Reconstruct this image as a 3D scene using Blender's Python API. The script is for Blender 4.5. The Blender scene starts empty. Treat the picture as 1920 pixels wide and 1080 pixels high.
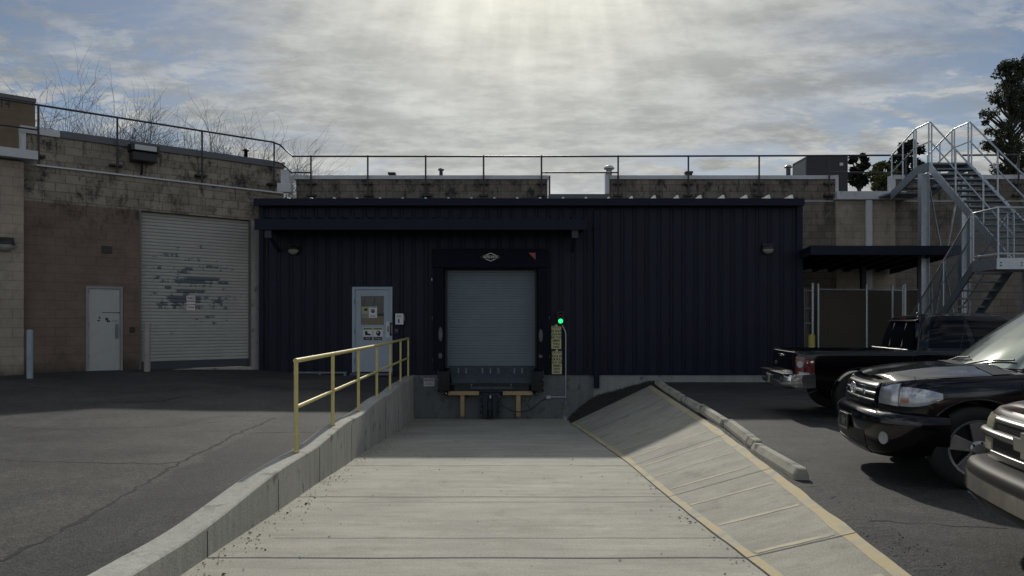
import bpy, bmesh, math, random
from mathutils import Vector, Matrix, noise as mnoise
R = math.radians
scene = bpy.context.scene
col = scene.collection
random.seed(7)
# ------------------------------------------------------------------ camera
F = 1387.0; HOR = 604.0; EYE = 1.6
cd = bpy.data.cameras.new('camera'); cam = bpy.data.objects.new('camera', cd); col.objects.link(cam)
cam.location = (0, 0, EYE); cam.rotation_euler = (R(90), 0, 0)
cd.sensor_width = 36; cd.lens = 36 * F / 1920; cd.shift_y = (HOR - 540) / 1920
cd.clip_start = 0.05; cd.clip_end = 2000
scene.camera = cam
# ------------------------------------------------------------------ sky and sun
SUN_EL = 32.3; SUN_AZ = 1.0       # azimuth: degrees to the right of straight ahead (+Y)
sdir = Vector((math.sin(R(SUN_AZ)) * math.cos(R(SUN_EL)), math.cos(R(SUN_AZ)) * math.cos(R(SUN_EL)), math.sin(R(SUN_EL))))
sd = bpy.data.lights.new('sun', 'SUN'); sd.energy = 2.1; sd.angle = R(1.3); sd.color = (1, 0.955, 0.86)
so = bpy.data.objects.new('sun', sd); col.objects.link(so)
so.rotation_euler = (-sdir).to_track_quat('-Z', 'Y').to_euler(); so.location = (0, 0, 30)
w = bpy.data.worlds.new('World'); scene.world = w; w.use_nodes = True
def sky_nodes():
    nt = w.node_tree; nt.nodes.clear(); N = nt.nodes.new; L = nt.links.new
    def math_(op, a, b=None, c=None, clamp=False):
        n = N('ShaderNodeMath'); n.operation = op; n.use_clamp = clamp
        for i, v in enumerate((a, b, c)):
            if v is None: continue
            if isinstance(v, (int, float)): n.inputs[i].default_value = v
            else: L(v, n.inputs[i])
        return n.outputs[0]
    tc = N('ShaderNodeTexCoord'); nrm = N('ShaderNodeVectorMath'); nrm.operation = 'NORMALIZE'; L(tc.outputs['Generated'], nrm.inputs[0])
    sx = N('ShaderNodeSeparateXYZ'); L(nrm.outputs[0], sx.inputs[0])
    x, y, z = sx.outputs
    zz = math_('ADD', math_('MAXIMUM', z, 0.0), 0.16)
    u = math_('DIVIDE', x, zz); v = math_('DIVIDE', y, zz)
    def noise(su, sv, scale, detail, rough, dist=0.0, off=0.0):
        c = N('ShaderNodeCombineXYZ'); L(math_('MULTIPLY', u, su), c.inputs[0]); L(math_('MULTIPLY', v, sv), c.inputs[1]); c.inputs[2].default_value = off
        n = N('ShaderNodeTexNoise'); n.inputs['Scale'].default_value = scale; n.inputs['Detail'].default_value = detail
        n.inputs['Roughness'].default_value = rough; n.inputs['Distortion'].default_value = dist
        L(c.outputs[0], n.inputs['Vector']); return n.outputs['Fac']
    def smooth(val, a, b):
        n = N('ShaderNodeMapRange'); n.interpolation_type = 'SMOOTHSTEP'; L(val, n.inputs[0])
        n.inputs[1].default_value = a; n.inputs[2].default_value = b; return n.outputs[0]
    big = noise(1, 1, 0.9, 3, 0.5, 0.3, 3.1)
    puffs = noise(1, 1.5, 3.8, 12, 0.66, 0.2, 1.7)
    streak = noise(0.7, 1.4, 2.1, 10, 0.60, 0.45, 9.3)
    # distance of a direction to the sun
    dt = N('ShaderNodeVectorMath'); dt.operation = 'DOT_PRODUCT'; L(nrm.outputs[0], dt.inputs[0]); dt.inputs[1].default_value = sdir
    dot = math_('MAXIMUM', dt.outputs['Value'], 0.0)
    g1 = math_('POWER', dot, 11.0); g2 = math_('POWER', dot, 38.0); g3 = math_('POWER', dot, 500.0)
    # thin veil round the sun, broken puffs low down, streaks elsewhere
    veil = smooth(math_('ADD', g1, math_('MULTIPLY', math_('SUBTRACT', streak, 0.5), 0.9)), 0.15, 0.50)
    low = smooth(z, 0.40, 0.20)
    pm = math_('MULTIPLY', smooth(math_('ADD', puffs, math_('MULTIPLY', math_('SUBTRACT', big, 0.5), 0.5)), 0.46, 0.58), math_('ADD', math_('MULTIPLY', low, 0.75), 0.25))
    haze = smooth(z, 0.26, 0.02)
    sm = math_('MULTIPLY', smooth(streak, 0.50, 0.66), 0.55)
    mask = math_('MAXIMUM', math_('MAXIMUM', math_('MULTIPLY', veil, 0.90), pm), math_('MAXIMUM', math_('MULTIPLY', haze, 0.85), sm))
    sky = N('ShaderNodeTexSky'); sky.sky_type = 'NISHITA'; sky.sun_disc = False
    sky.sun_elevation = R(SUN_EL); sky.sun_rotation = R(SUN_AZ); sky.air_density = 1.0; sky.dust_density = 0.6; sky.ozone_density = 1.6
    b1 = N('ShaderNodeBackground'); L(sky.outputs[0], b1.inputs[0]); b1.inputs[1].default_value = 0.043
    # cloud brightness
    shade = noise(0.9, 1.5, 4.4, 12, 0.66, 0.15, 5.5)
    cb = math_('ADD', 0.215, math_('MULTIPLY', smooth(math_('ADD', shade, math_('MULTIPLY', puffs, 0.5)), 0.60, 0.92), math_('SUBTRACT', 0.25, math_('MULTIPLY', g1, 0.18))))
    cb = math_('ADD', cb, math_('MULTIPLY', haze, 0.17))
    cb = math_('ADD', cb, math_('MULTIPLY', g1, 0.10))
    # faint rays fanning down from the sun
    ru = math_('DIVIDE', math_('SUBTRACT', x, float(sdir.x)), math_('MAXIMUM', math_('SUBTRACT', 0.75, z), 0.05))
    rc = N('ShaderNodeCombineXYZ'); L(ru, rc.inputs[0]); L(math_('MULTIPLY', z, 0.6), rc.inputs[1])
    rn = N('ShaderNodeTexNoise'); rn.inputs['Scale'].default_value = 9.0; rn.inputs['Detail'].default_value = 3; L(rc.outputs[0], rn.inputs['Vector'])
    ray = math_('ADD', 0.70, math_('MULTIPLY', smooth(rn.outputs['Fac'], 0.38, 0.66), 0.30))
    cb = math_('ADD', cb, math_('MULTIPLY', math_('MULTIPLY', g2, ray), math_('MULTIPLY', math_('ADD', streak, 0.22), 1.0)))
    cb = math_('ADD', cb, math_('MULTIPLY', g3, 0.9))
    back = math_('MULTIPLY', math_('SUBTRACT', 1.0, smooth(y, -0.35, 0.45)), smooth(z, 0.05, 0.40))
    over = math_('MAXIMUM', back, smooth(z, 0.55, 0.80))     # added fill: clouds brightened overhead and behind the viewer to lift the shade
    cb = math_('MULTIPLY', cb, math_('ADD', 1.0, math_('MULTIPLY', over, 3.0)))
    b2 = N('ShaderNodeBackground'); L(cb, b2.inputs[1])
    cmx = N('ShaderNodeMix'); cmx.data_type = 'RGBA'; L(math_('MULTIPLY', math_('ADD', g1, g2), 0.5), cmx.inputs[0])
    cmx.inputs[6].default_value = (0.95, 0.975, 0.98, 1); cmx.inputs[7].default_value = (1.0, 0.975, 0.80, 1)
    L(cmx.outputs[2], b2.inputs[0])
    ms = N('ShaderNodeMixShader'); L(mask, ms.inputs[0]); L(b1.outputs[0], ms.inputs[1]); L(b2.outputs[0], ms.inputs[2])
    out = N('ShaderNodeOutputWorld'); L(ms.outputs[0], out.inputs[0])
sky_nodes()
scene.render.engine = 'CYCLES'
vs = scene.view_settings
vs.view_transform = 'Standard'; vs.look = 'None'; vs.gamma = 1; vs.exposure = 0.35
# ------------------------------------------------------------------ helpers
def P(px, py, d): return Vector(((px - 960) * d / F, d, EYE - (py - HOR) * d / F))
def lerp(a, b, t): return a + (b - a) * t
def sst(t): t = max(0, min(1, t)); return t * t * (3 - 2 * t)
def interp(tab, x):
    if x <= tab[0][0]: return tab[0][1]
    for (a, va), (b, vb) in zip(tab, tab[1:]):
        if x <= b: return va + (vb - va) * (x - a) / (b - a)
    return tab[-1][1]
MATS = {}
def M(name, c=(.5, .5, .5), rough=.6, metal=0., spec=None, coat=0., nz=0., ns=6., bump=0., bs=30., spots=None, emit=None, extra=None):
    """principled material; nz: large tone variation, spots=(colour, scale, lo, hi, stretch)"""
    if name in MATS: return MATS[name]
    m = bpy.data.materials.new(name); m.use_nodes = True; nt = m.node_tree; N = nt.nodes.new; L = nt.links.new
    b = nt.nodes['Principled BSDF']; b.inputs['Base Color'].default_value = (*c, 1)
    b.inputs['Roughness'].default_value = rough; b.inputs['Metallic'].default_value = metal
    if spec is not None: b.inputs['Specular IOR Level'].default_value = spec
    if coat: b.inputs['Coat Weight'].default_value = coat; b.inputs['Coat Roughness'].default_value = 0.03
    tc = N('ShaderNodeTexCoord'); src = tc.outputs['Object']; cur = None
    if nz:
        n = N('ShaderNodeTexNoise'); n.inputs['Scale'].default_value = ns; n.inputs['Detail'].default_value = 8; n.inputs['Roughness'].default_value = .65
        L(src, n.inputs['Vector'])
        r = N('ShaderNodeMapRange'); L(n.outputs['Fac'], r.inputs[0]); r.inputs[1].default_value = .3; r.inputs[2].default_value = .7
        r.inputs[3].default_value = 1 - nz; r.inputs[4].default_value = 1 + nz
        mx = N('ShaderNodeMix'); mx.data_type = 'RGBA'; mx.blend_type = 'MULTIPLY'; mx.inputs[0].default_value = 1
        mx.inputs[6].default_value = (*c, 1); L(r.outputs[0], mx.inputs[7]); cur = mx.outputs[2]
    if spots:
        sc, sscale, lo, hi, st = spots
        mp = N('ShaderNodeMapping'); mp.inputs['Scale'].default_value = st; L(src, mp.inputs['Vector'])
        n = N('ShaderNodeTexNoise'); n.inputs['Scale'].default_value = sscale; n.inputs['Detail'].default_value = 6; n.inputs['Roughness'].default_value = .6
        L(mp.outputs[0], n.inputs['Vector'])
        r = N('ShaderNodeMapRange'); L(n.outputs['Fac'], r.inputs[0]); r.inputs[1].default_value = lo; r.inputs[2].default_value = hi
        mx = N('ShaderNodeMix'); mx.data_type = 'RGBA'; L(r.outputs[0], mx.inputs[0])
        if cur: L(cur, mx.inputs[6])
        else: mx.inputs[6].default_value = (*c, 1)
        mx.inputs[7].default_value = (*sc, 1); cur = mx.outputs[2]
    if cur: L(cur, b.inputs['Base Color'])
    if bump:
        n = N('ShaderNodeTexNoise'); n.inputs['Scale'].default_value = bs; n.inputs['Detail'].default_value = 5; L(src, n.inputs['Vector'])
        bp = N('ShaderNodeBump'); bp.inputs['Strength'].default_value = bump; bp.inputs['Distance'].default_value = .01
        L(n.outputs['Fac'], bp.inputs['Height']); L(bp.outputs[0], b.inputs['Normal'])
    if emit:
        b.inputs['Emission Color'].default_value = (*emit[0], 1); b.inputs['Emission Strength'].default_value = emit[1]
    if extra: extra(nt, b, cur)
    MATS[name] = m; return m

class MB:
    def __init__(s): s.v = []; s.f = []; s.sm = []
    def add(s, vs, fs, smooth=False):
        o = len(s.v); s.v += [Vector(v) for v in vs]; s.f += [tuple(i + o for i in f) for f in fs]; s.sm += [smooth] * len(fs); return s
    def box(s, a, b):
        (x0, y0, z0), (x1, y1, z1) = a, b
        x0, x1 = sorted((x0, x1)); y0, y1 = sorted((y0, y1)); z0, z1 = sorted((z0, z1))
        return s.add([(x0, y0, z0), (x1, y0, z0), (x1, y1, z0), (x0, y1, z0), (x0, y0, z1), (x1, y0, z1), (x1, y1, z1), (x0, y1, z1)],
                     [(0, 3, 2, 1), (4, 5, 6, 7), (0, 1, 5, 4), (1, 2, 6, 5), (2, 3, 7, 6), (3, 0, 4, 7)])
    def bar(s, a, b, wd, ht, up=(0, 0, 1)):
        a = Vector(a); b = Vector(b); d = (b - a).normalized(); up = Vector(up)
        if abs(d.dot(up)) > .95: up = Vector((0, 1, 0))
        sd_ = d.cross(up).normalized() * wd / 2; u = sd_.cross(d).normalized() * ht / 2
        v = [a - sd_ - u, a + sd_ - u, a + sd_ + u, a - sd_ + u, b - sd_ - u, b + sd_ - u, b + sd_ + u, b - sd_ + u]
        return s.add(v, [(0, 1, 2, 3), (7, 6, 5, 4), (0, 4, 5, 1), (1, 5, 6, 2), (2, 6, 7, 3), (3, 7, 4, 0)])
    def tube(s, pts, r, n=10, r2=None):
        pts = [Vector(p) for p in pts]; o = []; m = len(pts)
        prev = None; vs_ = []
        for i, p in enumerate(pts):
            d = (pts[min(i + 1, m - 1)] - pts[max(i - 1, 0)]).normalized()
            if prev is None:
                a = d.cross(Vector((0, 0, 1)));
                if a.length < .05: a = d.cross(Vector((0, 1, 0)))
            else: a = prev - d * prev.dot(d)
            a.normalize(); prev = a; b = d.cross(a)
            rr = r if r2 is None else lerp(r, r2, i / max(1, m - 1))
            for k in range(n):
                t = 2 * math.pi * k / n; vs_.append(p + (a * math.cos(t) + b * math.sin(t)) * rr)
        fs = [(i * n + k, i * n + (k + 1) % n, (i + 1) * n + (k + 1) % n, (i + 1) * n + k) for i in range(m - 1) for k in range(n)]
        s.add(vs_, fs, True)
        s.add(vs_[:n], [tuple(reversed(range(n)))]); s.add(vs_[-n:], [tuple(range(n))]); return s
    def prism(s, poly, off):
        """poly: planar 3D points, off: extrusion vector"""
        off = Vector(off); n = len(poly); a = [Vector(p) for p in poly]
        return s.add(a + [p + off for p in a], [tuple(reversed(range(n))), tuple(range(n, 2 * n))] + [(i, (i + 1) % n, n + (i + 1) % n, n + i) for i in range(n)])
    def lathe(s, prof, c, axis='z', n=20, a0=0, a1=360):
        c = Vector(c); vs_ = []; full = (a1 - a0 >= 360); m = n if full else n + 1
        for (r, h) in prof:
            for k in range(m):
                t = R(a0 + (a1 - a0) * k / n); x, y = r * math.cos(t), r * math.sin(t)
                vs_.append(c + (Vector((x, y, h)) if axis == 'z' else Vector((x, h, y)) if axis == 'y' else Vector((h, x, y))))
        fs = [(i * m + k, i * m + (k + 1) % m, (i + 1) * m + (k + 1) % m, (i + 1) * m + k) for i in range(len(prof) - 1) for k in range(n)]
        return s.add(vs_, fs, True)
    def grid(s, rows, smooth=True):
        n = len(rows[0]); vs_ = [p for r in rows for p in r]
        return s.add(vs_, [(i * n + k, i * n + k + 1, (i + 1) * n + k + 1, (i + 1) * n + k) for i in range(len(rows) - 1) for k in range(n - 1)], smooth)
    def build(s, name, mat, parent=None, local=False, origin=None, weld=False, fix=True, bevel=0):
        o = Vector(origin) if origin is not None else (parent_loc(parent) if (parent is not None and not local) else Vector((0, 0, 0)))
        me = bpy.data.meshes.new(name); me.from_pydata([v - o for v in s.v], [], s.f)
        me.polygons.foreach_set('use_smooth', s.sm); me.update()
        if fix:
            bm = bmesh.new(); bm.from_mesh(me)
            if weld: bmesh.ops.remove_doubles(bm, verts=bm.verts, dist=1e-4); bmesh.ops.dissolve_degenerate(bm, edges=bm.edges, dist=1e-5)
            if bevel: bmesh.ops.bevel(bm, geom=bm.edges[:], offset=bevel, segments=2, affect='EDGES', profile=.6)
            bmesh.ops.recalc_face_normals(bm, faces=bm.faces); bm.to_mesh(me); bm.free()
        me.materials.append(mat)
        ob = bpy.data.objects.new(name, me); col.objects.link(ob)
        if parent is not None: ob.parent = parent
        elif origin is not None: ob.location = o
        return ob
def parent_loc(p):
    v = Vector((0, 0, 0))
    while p is not None: v += p.location; p = p.parent
    return v
def tag(o, label=None, cat=None, group=None, kind=None):
    for k, v in (('label', label), ('category', cat), ('group', group), ('kind', kind)):
        if v: o[k] = v
    return o
def thing(name, loc, label, cat, group=None, rz=0):
    o = bpy.data.objects.new(name, None); col.objects.link(o); o.location = loc; o.rotation_euler = (0, 0, rz); o.empty_display_size = .3
    return tag(o, label, cat, group)
def struct(o): o['kind'] = 'structure'; return o
def kids(o): return [c for c in col.objects if c.parent == o]
def dup(o, loc, label=None, parent=None, rz=None):
    c = o.copy(); col.objects.link(c)
    if parent is not None: c.parent = parent
    if loc is not None: c.location = loc
    if rz is not None: c.rotation_euler = (0, 0, rz)
    if label: c['label'] = label
    for k in kids(o): dup(k, None, None, c)
    return c
def text_mesh(name, body, size, mat, parent, loc, rot=(R(90), 0, 0), align='CENTER', mirror=False, bold=0., depth=.002, lsp=1., sx=1., local=False):
    loc = Vector(loc) if local else Vector(loc) - parent_loc(parent)
    cu = bpy.data.curves.new(name, 'FONT'); cu.body = body; cu.size = size; cu.align_x = align; cu.align_y = 'CENTER'; cu.extrude = depth; cu.offset = bold; cu.space_line = lsp
    t = bpy.data.objects.new(name, cu); col.objects.link(t)
    dg = bpy.context.evaluated_depsgraph_get(); me = bpy.data.meshes.new_from_object(t.evaluated_get(dg)); bpy.data.objects.remove(t); bpy.data.curves.remove(cu)
    mt = Matrix.Translation(Vector(loc)) @ (Matrix.Rotation(rot[2], 4, 'Z') @ Matrix.Rotation(rot[1], 4, 'Y') @ Matrix.Rotation(rot[0], 4, 'X')) @ Matrix.Diagonal((-sx if mirror else sx, 1, 1, 1))
    me.transform(mt)
    me.materials.clear(); me.materials.append(mat); me.name = name
    o = bpy.data.objects.new(name, me); col.objects.link(o); o.parent = parent; return o
# ------------------------------------------------------------------ materials
def blocks(name, c1, c2, mortar, stain=0.5, zsplit=None, low=None, base_dirt=True, stainz=(2.5, 6)):
    """concrete block wall in object space: x along the wall, z up"""
    m = bpy.data.materials.new(name); m.use_nodes = True; nt = m.node_tree; N = nt.nodes.new; L = nt.links.new; b = nt.nodes['Principled BSDF']
    tc = N('ShaderNodeTexCoord'); sp = N('ShaderNodeSeparateXYZ'); L(tc.outputs['Object'], sp.inputs[0])
    cb = N('ShaderNodeCombineXYZ'); L(sp.outputs[0], cb.inputs[0]); L(sp.outputs[2], cb.inputs[1])
    br = N('ShaderNodeTexBrick'); br.inputs['Scale'].default_value = 1; br.inputs['Brick Width'].default_value = .42; br.inputs['Row Height'].default_value = .21
    br.inputs['Mortar Size'].default_value = .009; br.inputs['Mortar Smooth'].default_value = .3; br.inputs['Bias'].default_value = -.2
    br.inputs['Color1'].default_value = (*c1, 1); br.inputs['Color2'].default_value = (*c2, 1); br.inputs['Mortar'].default_value = (*mortar, 1)
    L(cb.outputs[0], br.inputs['Vector']); cur = br.outputs['Color']
    def mix(fac, a, bcol, mode='MIX'):
        x = N('ShaderNodeMix'); x.data_type = 'RGBA'; x.blend_type = mode
        if isinstance(fac, float): x.inputs[0].default_value = fac
        else: L(fac, x.inputs[0])
        L(a, x.inputs[6])
        if isinstance(bcol, tuple): x.inputs[7].default_value = (*bcol, 1)
        else: L(bcol, x.inputs[7])
        return x.outputs[2]
    def rng(v, a, bb, c=0., d=1.):
        r = N('ShaderNodeMapRange'); L(v, r.inputs[0]); r.inputs[1].default_value = a; r.inputs[2].default_value = bb; r.inputs[3].default_value = c; r.inputs[4].default_value = d; return r.outputs[0]
    def mul(a, c):
        x = N('ShaderNodeMath'); x.operation = 'MULTIPLY'
        for i, q in enumerate((a, c)):
            if isinstance(q, float): x.inputs[i].default_value = q
            else: L(q, x.inputs[i])
        return x.outputs[0]
    def noise(scale, det=7, st=(1, 1, 1), rgh=.65):
        mp = N('ShaderNodeMapping'); mp.inputs['Scale'].default_value = st; L(tc.outputs['Object'], mp.inputs[0])
        n = N('ShaderNodeTexNoise'); n.inputs['Scale'].default_value = scale; n.inputs['Detail'].default_value = det; n.inputs['Roughness'].default_value = rgh; L(mp.outputs[0], n.inputs['Vector']); return n.outputs['Fac']
    if zsplit is not None:
        lowc = mix(mul(rng(br.outputs['Fac'], 0, 1), .42), N_rgb(nt, low), tuple(q * .55 for q in low))
        lowc = mix(mul(rng(noise(5, 4, (1, 1, 2)), .45, .75), .35), lowc, tuple(q * .6 for q in low))
        up = rng(sp.outputs[2], zsplit - .01, zsplit + .01)
        cur = mix(up, lowc, cur)
        upm = rng(sp.outputs[2], zsplit - .45, zsplit + .5)
    g = N('ShaderNodeMapRange'); L(noise(1.4), g.inputs[0]); g.inputs[1].default_value = .3; g.inputs[2].default_value = .7; g.inputs[3].default_value = .78; g.inputs[4].default_value = 1.18
    cur = mix(1.0, cur, g.outputs[0], 'MULTIPLY')
    # black weathering: blotches and runs with shapes of their own
    s1 = rng(noise(1.5, 9, (1, 1, .75), .8), .50, .60)
    s2 = rng(noise(4.2, 6, (1.6, 1, .35), .7), .56, .66)
    mxs = N('ShaderNodeMath'); mxs.operation = 'MAXIMUM'; L(s1, mxs.inputs[0]); L(s2, mxs.inputs[1])
    st = mul(mxs.outputs[0], stain)
    hz = rng(sp.outputs[2], stainz[0], stainz[1]); st = mul(st, hz)
    cur = mix(st, cur, (.018, .018, .02))
    if base_dirt:
        dz = N('ShaderNodeMath'); dz.operation = 'ADD'; L(sp.outputs[2], dz.inputs[0]); L(mul(noise(2.2), -1.2), dz.inputs[1])
        cur = mix(mul(rng(dz.outputs[0], .25, -.25), .8), cur, (.03, .03, .027))
    s3 = rng(noise(9, 5, (1, 1, .6), .75), .56, .66); cur = mix(mul(mul(s3, rng(sp.outputs[2], stainz[0] + .8, stainz[1])), stain * .6), cur, (.03, .03, .03))
    L(cur, b.inputs['Base Color']); b.inputs['Roughness'].default_value = .9
    bp = N('ShaderNodeBump'); bp.inputs['Strength'].default_value = .5; bp.inputs['Distance'].default_value = .01
    inv = mul(br.outputs['Fac'], -1.0); ad = N('ShaderNodeMath'); ad.operation = 'ADD'; L(inv, ad.inputs[0]); L(mul(noise(40, 4), .5), ad.inputs[1]); L(ad.outputs[0], bp.inputs['Height'])
    L(bp.outputs[0], b.inputs['Normal']); return m
def N_rgb(nt, c):
    n = nt.nodes.new('ShaderNodeRGB'); n.outputs[0].default_value = (*c, 1); return n.outputs[0]
def asphalt(name, base=.033, patch=True):
    m = bpy.data.materials.new(name); m.use_nodes = True; nt = m.node_tree; N = nt.nodes.new; L = nt.links.new; b = nt.nodes['Principled BSDF']
    tc = N('ShaderNodeTexCoord'); O = tc.outputs['Object']
    def noise(scale, det=6, rgh=.6, st=(1, 1, 1), dist=0):
        mp = N('ShaderNodeMapping'); mp.inputs['Scale'].default_value = st; L(O, mp.inputs[0])
        n = N('ShaderNodeTexNoise'); n.inputs['Scale'].default_value = scale; n.inputs['Detail'].default_value = det; n.inputs['Roughness'].default_value = rgh; n.inputs['Distortion'].default_value = dist; L(mp.outputs[0], n.inputs['Vector']); return n.outputs['Fac']
    def rng(v, a, bb, c=0., d=1.):
        r = N('ShaderNodeMapRange'); L(v, r.inputs[0]); r.inputs[1].default_value = a; r.inputs[2].default_value = bb; r.inputs[3].default_value = c; r.inputs[4].default_value = d; return r.outputs[0]
    def mix(f, a, c, mode='MIX'):
        x = N('ShaderNodeMix'); x.data_type = 'RGBA'; x.blend_type = mode
        if isinstance(f, float): x.inputs[0].default_value = f
        else: L(f, x.inputs[0])
        if isinstance(a, tuple): x.inputs[6].default_value = (*a, 1)
        else: L(a, x.inputs[6])
        if isinstance(c, tuple): x.inputs[7].default_value = (*c, 1)
        else: L(c, x.inputs[7])
        return x.outputs[2]
    cur = mix(rng(noise(.35, 6, .6, (1, 1.6, 1), .4), .42, .60), (base * .85, base * .87, base * .88), (base * 1.32, base * 1.31, base * 1.26))
    cur = mix(1.0, cur, rng(noise(1.6, 8, .7), .3, .7, .6, 1.4), 'MULTIPLY')
    if patch:                                        # older, browner surface left of the long seam, newer and darker beside the wall
        sp = N('ShaderNodeSeparateXYZ'); L(O, sp.inputs[0])
        ax, ay, bx, by = -3.15, 4.55, -3.6, 11.2
        q = Vector((bx - ax, by - ay)).normalized()
        def mth(op, a, b):
            n = N('ShaderNodeMath'); n.operation = op
            for i, v in enumerate((a, b)):
                if isinstance(v, float): n.inputs[i].default_value = v
                else: L(v, n.inputs[i])
            return n.outputs[0]
        dd = mth('ADD', mth('MULTIPLY', mth('SUBTRACT', sp.outputs[0], ax), q.y), mth('MULTIPLY', mth('SUBTRACT', sp.outputs[1], ay), -q.x))
        dd = mth('ADD', dd, mth('MULTIPLY', mth('SUBTRACT', noise(2.5, 6), .5), .35))
        side = mth('MULTIPLY', rng(dd, .03, -.03), rng(dd, -2.6, -.4))
        side = mth('MULTIPLY', side, rng(noise(.9, 6), .38, .62))
        cur = mix(mth('MULTIPLY', side, .85), cur, (.072, .067, .055))
        rt = mth('MULTIPLY', rng(dd, .02, .10), rng(dd, 3.5, 2.5)); cur = mix(mth('MULTIPLY', rt, .35), cur, (.016, .017, .019))
    cur = mix(1.0, cur, rng(noise(42, 3, .85), .3, .7, .25, 1.9), 'MULTIPLY')
    cur = mix(1.0, cur, rng(noise(13, 4, .75), .3, .7, .65, 1.38), 'MULTIPLY')
    cur = mix(rng(noise(130, 1, .5), .70, .76), cur, (.32, .31, .28))
    vo = N('ShaderNodeTexVoronoi'); vo.feature = 'DISTANCE_TO_EDGE'; vo.inputs['Scale'].default_value = .28
    ds = N('ShaderNodeTexNoise'); ds.inputs['Scale'].default_value = 1.6; ds.inputs['Detail'].default_value = 6; L(O, ds.inputs['Vector'])
    va = N('ShaderNodeVectorMath'); va.operation = 'MULTIPLY_ADD'; L(ds.outputs['Color'], va.inputs[0]); va.inputs[1].default_value = (1.1, 1.1, 0); L(O, va.inputs[2])
    L(va.outputs[0], vo.inputs['Vector'])
    ck = rng(vo.outputs['Distance'], .0025, .0008)
    x = N('ShaderNodeMath'); x.operation = 'MULTIPLY'; L(ck, x.inputs[0]); L(rng(noise(.5), .45, .6), x.inputs[1])
    cur = mix(x.outputs[0], cur, (.012, .012, .012))
    L(cur, b.inputs['Base Color']); b.inputs['Roughness'].default_value = .8; b.inputs['Specular IOR Level'].default_value = .35
    bp = N('ShaderNodeBump'); bp.inputs['Strength'].default_value = .9; bp.inputs['Distance'].default_value = .012; L(noise(55, 3, .8), bp.inputs['Height']); L(bp.outputs[0], b.inputs['Normal'])
    return m
ASPH = asphalt('asphalt')
ASPH2 = asphalt('asphalt_patch_new', .030)
def concrete(name, c, streak=(1, 1, 1), sc=2.5, spot=(.05, .045, .04), lo=.62, hi=.75):
    def ex(nt, b, cur):
        N = nt.nodes.new; L = nt.links.new; tc = N('ShaderNodeTexCoord')
        mp = N('ShaderNodeMapping'); mp.inputs['Scale'].default_value = streak; L(tc.outputs['Object'], mp.inputs[0])
        n = N('ShaderNodeTexNoise'); n.inputs['Scale'].default_value = sc; n.inputs['Detail'].default_value = 8; n.inputs['Roughness'].default_value = .7; L(mp.outputs[0], n.inputs['Vector'])
        r = N('ShaderNodeMapRange'); L(n.outputs['Fac'], r.inputs[0]); r.inputs[1].default_value = .3; r.inputs[2].default_value = .7; r.inputs[3].default_value = .80; r.inputs[4].default_value = 1.15
        x = N('ShaderNodeMix'); x.data_type = 'RGBA'; x.blend_type = 'MULTIPLY'; x.inputs[0].default_value = 1; L(cur, x.inputs[6]); L(r.outputs[0], x.inputs[7])
        n2 = N('ShaderNodeTexNoise'); n2.inputs['Scale'].default_value = 90; n2.inputs['Detail'].default_value = 3; L(tc.outputs['Object'], n2.inputs['Vector'])
        r2 = N('ShaderNodeMapRange'); L(n2.outputs['Fac'], r2.inputs[0]); r2.inputs[1].default_value = .3; r2.inputs[2].default_value = .7; r2.inputs[3].default_value = .8; r2.inputs[4].default_value = 1.2
        y = N('ShaderNodeMix'); y.data_type = 'RGBA'; y.blend_type = 'MULTIPLY'; y.inputs[0].default_value = 1; L(x.outputs[2], y.inputs[6]); L(r2.outputs[0], y.inputs[7])
        L(y.outputs[2], b.inputs['Base Color'])
    return M(name, c, .85, nz=.14, ns=.9, bump=.35, bs=60, spots=(spot, 3.2, lo, hi, (1, 1, 1)), extra=ex, spec=.3)
CON_RAMP = concrete('concrete_ramp', (.345, .332, .282), (.45, 2.6, 1), 2.2, (.22, .19, .145), .55, .9)
CON_BANK = concrete('concrete_bank', (.315, .302, .252), (1.2, 2.2, 1), 2.0, (.15, .14, .11), .58, .85)
CON_WALL = concrete('concrete_wall', (.36, .35, .31), (5, 5, .35), 2.6, (.09, .085, .075), .58, .74)
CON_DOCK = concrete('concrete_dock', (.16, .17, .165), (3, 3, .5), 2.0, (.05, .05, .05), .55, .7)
BLK_LEFT = blocks('block_wall_left', (.30, .255, .195), (.20, .17, .132), (.13, .11, .09), .93, 4.36, (.17, .122, .092), stainz=(3.0, 4.6))
BLK_MAIN = blocks('block_wall_main', (.20, .172, .138), (.14, .12, .097), (.09, .075, .06), .93, base_dirt=False, stainz=(3.5, 5.6))
BLK_TAN = blocks('block_wall_tan', (.36, .30, .235), (.335, .28, .22), (.28, .23, .18), .25, stainz=(0, 3))
BLK_GREY = blocks('block_wall_grey', (.12, .108, .09), (.085, .078, .068), (.07, .065, .055), .6, stainz=(0, 3))
NAVY = M('navy_panel_paint', (.0078, .0096, .0225), .5, nz=.18, ns=1.3, spec=.25, bump=.5, bs=1.1, spots=((.017, .019, .032), 5, .52, .8, (3, 3, .22)))
NAVY2 = M('navy_trim_paint', (.0075, .0095, .024), .5, nz=.15, ns=3, spec=.2)
WHITE_METAL = M('white_coping_metal', (.50, .51, .52), .4, nz=.1, ns=3, spots=((.2, .2, .2), 5, .6, .8, (1, 1, .4)))
GREY_METAL = M('grey_coping_metal', (.085, .09, .10), .45, nz=.12, ns=3)
DARK_RAIL = M('dark_rail_metal', (.025, .022, .025), .5)
GALV = M('galvanised_steel', (.42, .45, .48), .42, metal=.75, nz=.15, ns=12)
GALVD = M('galvanised_dark', (.16, .19, .22), .5, metal=.5, nz=.2, ns=12)
YEL = M('yellow_rail_paint', (.56, .47, .18), .38, nz=.12, ns=9, spots=((.16, .12, .06), 14, .66, .74, (1, 1, 1)))
YPAINT = None
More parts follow.
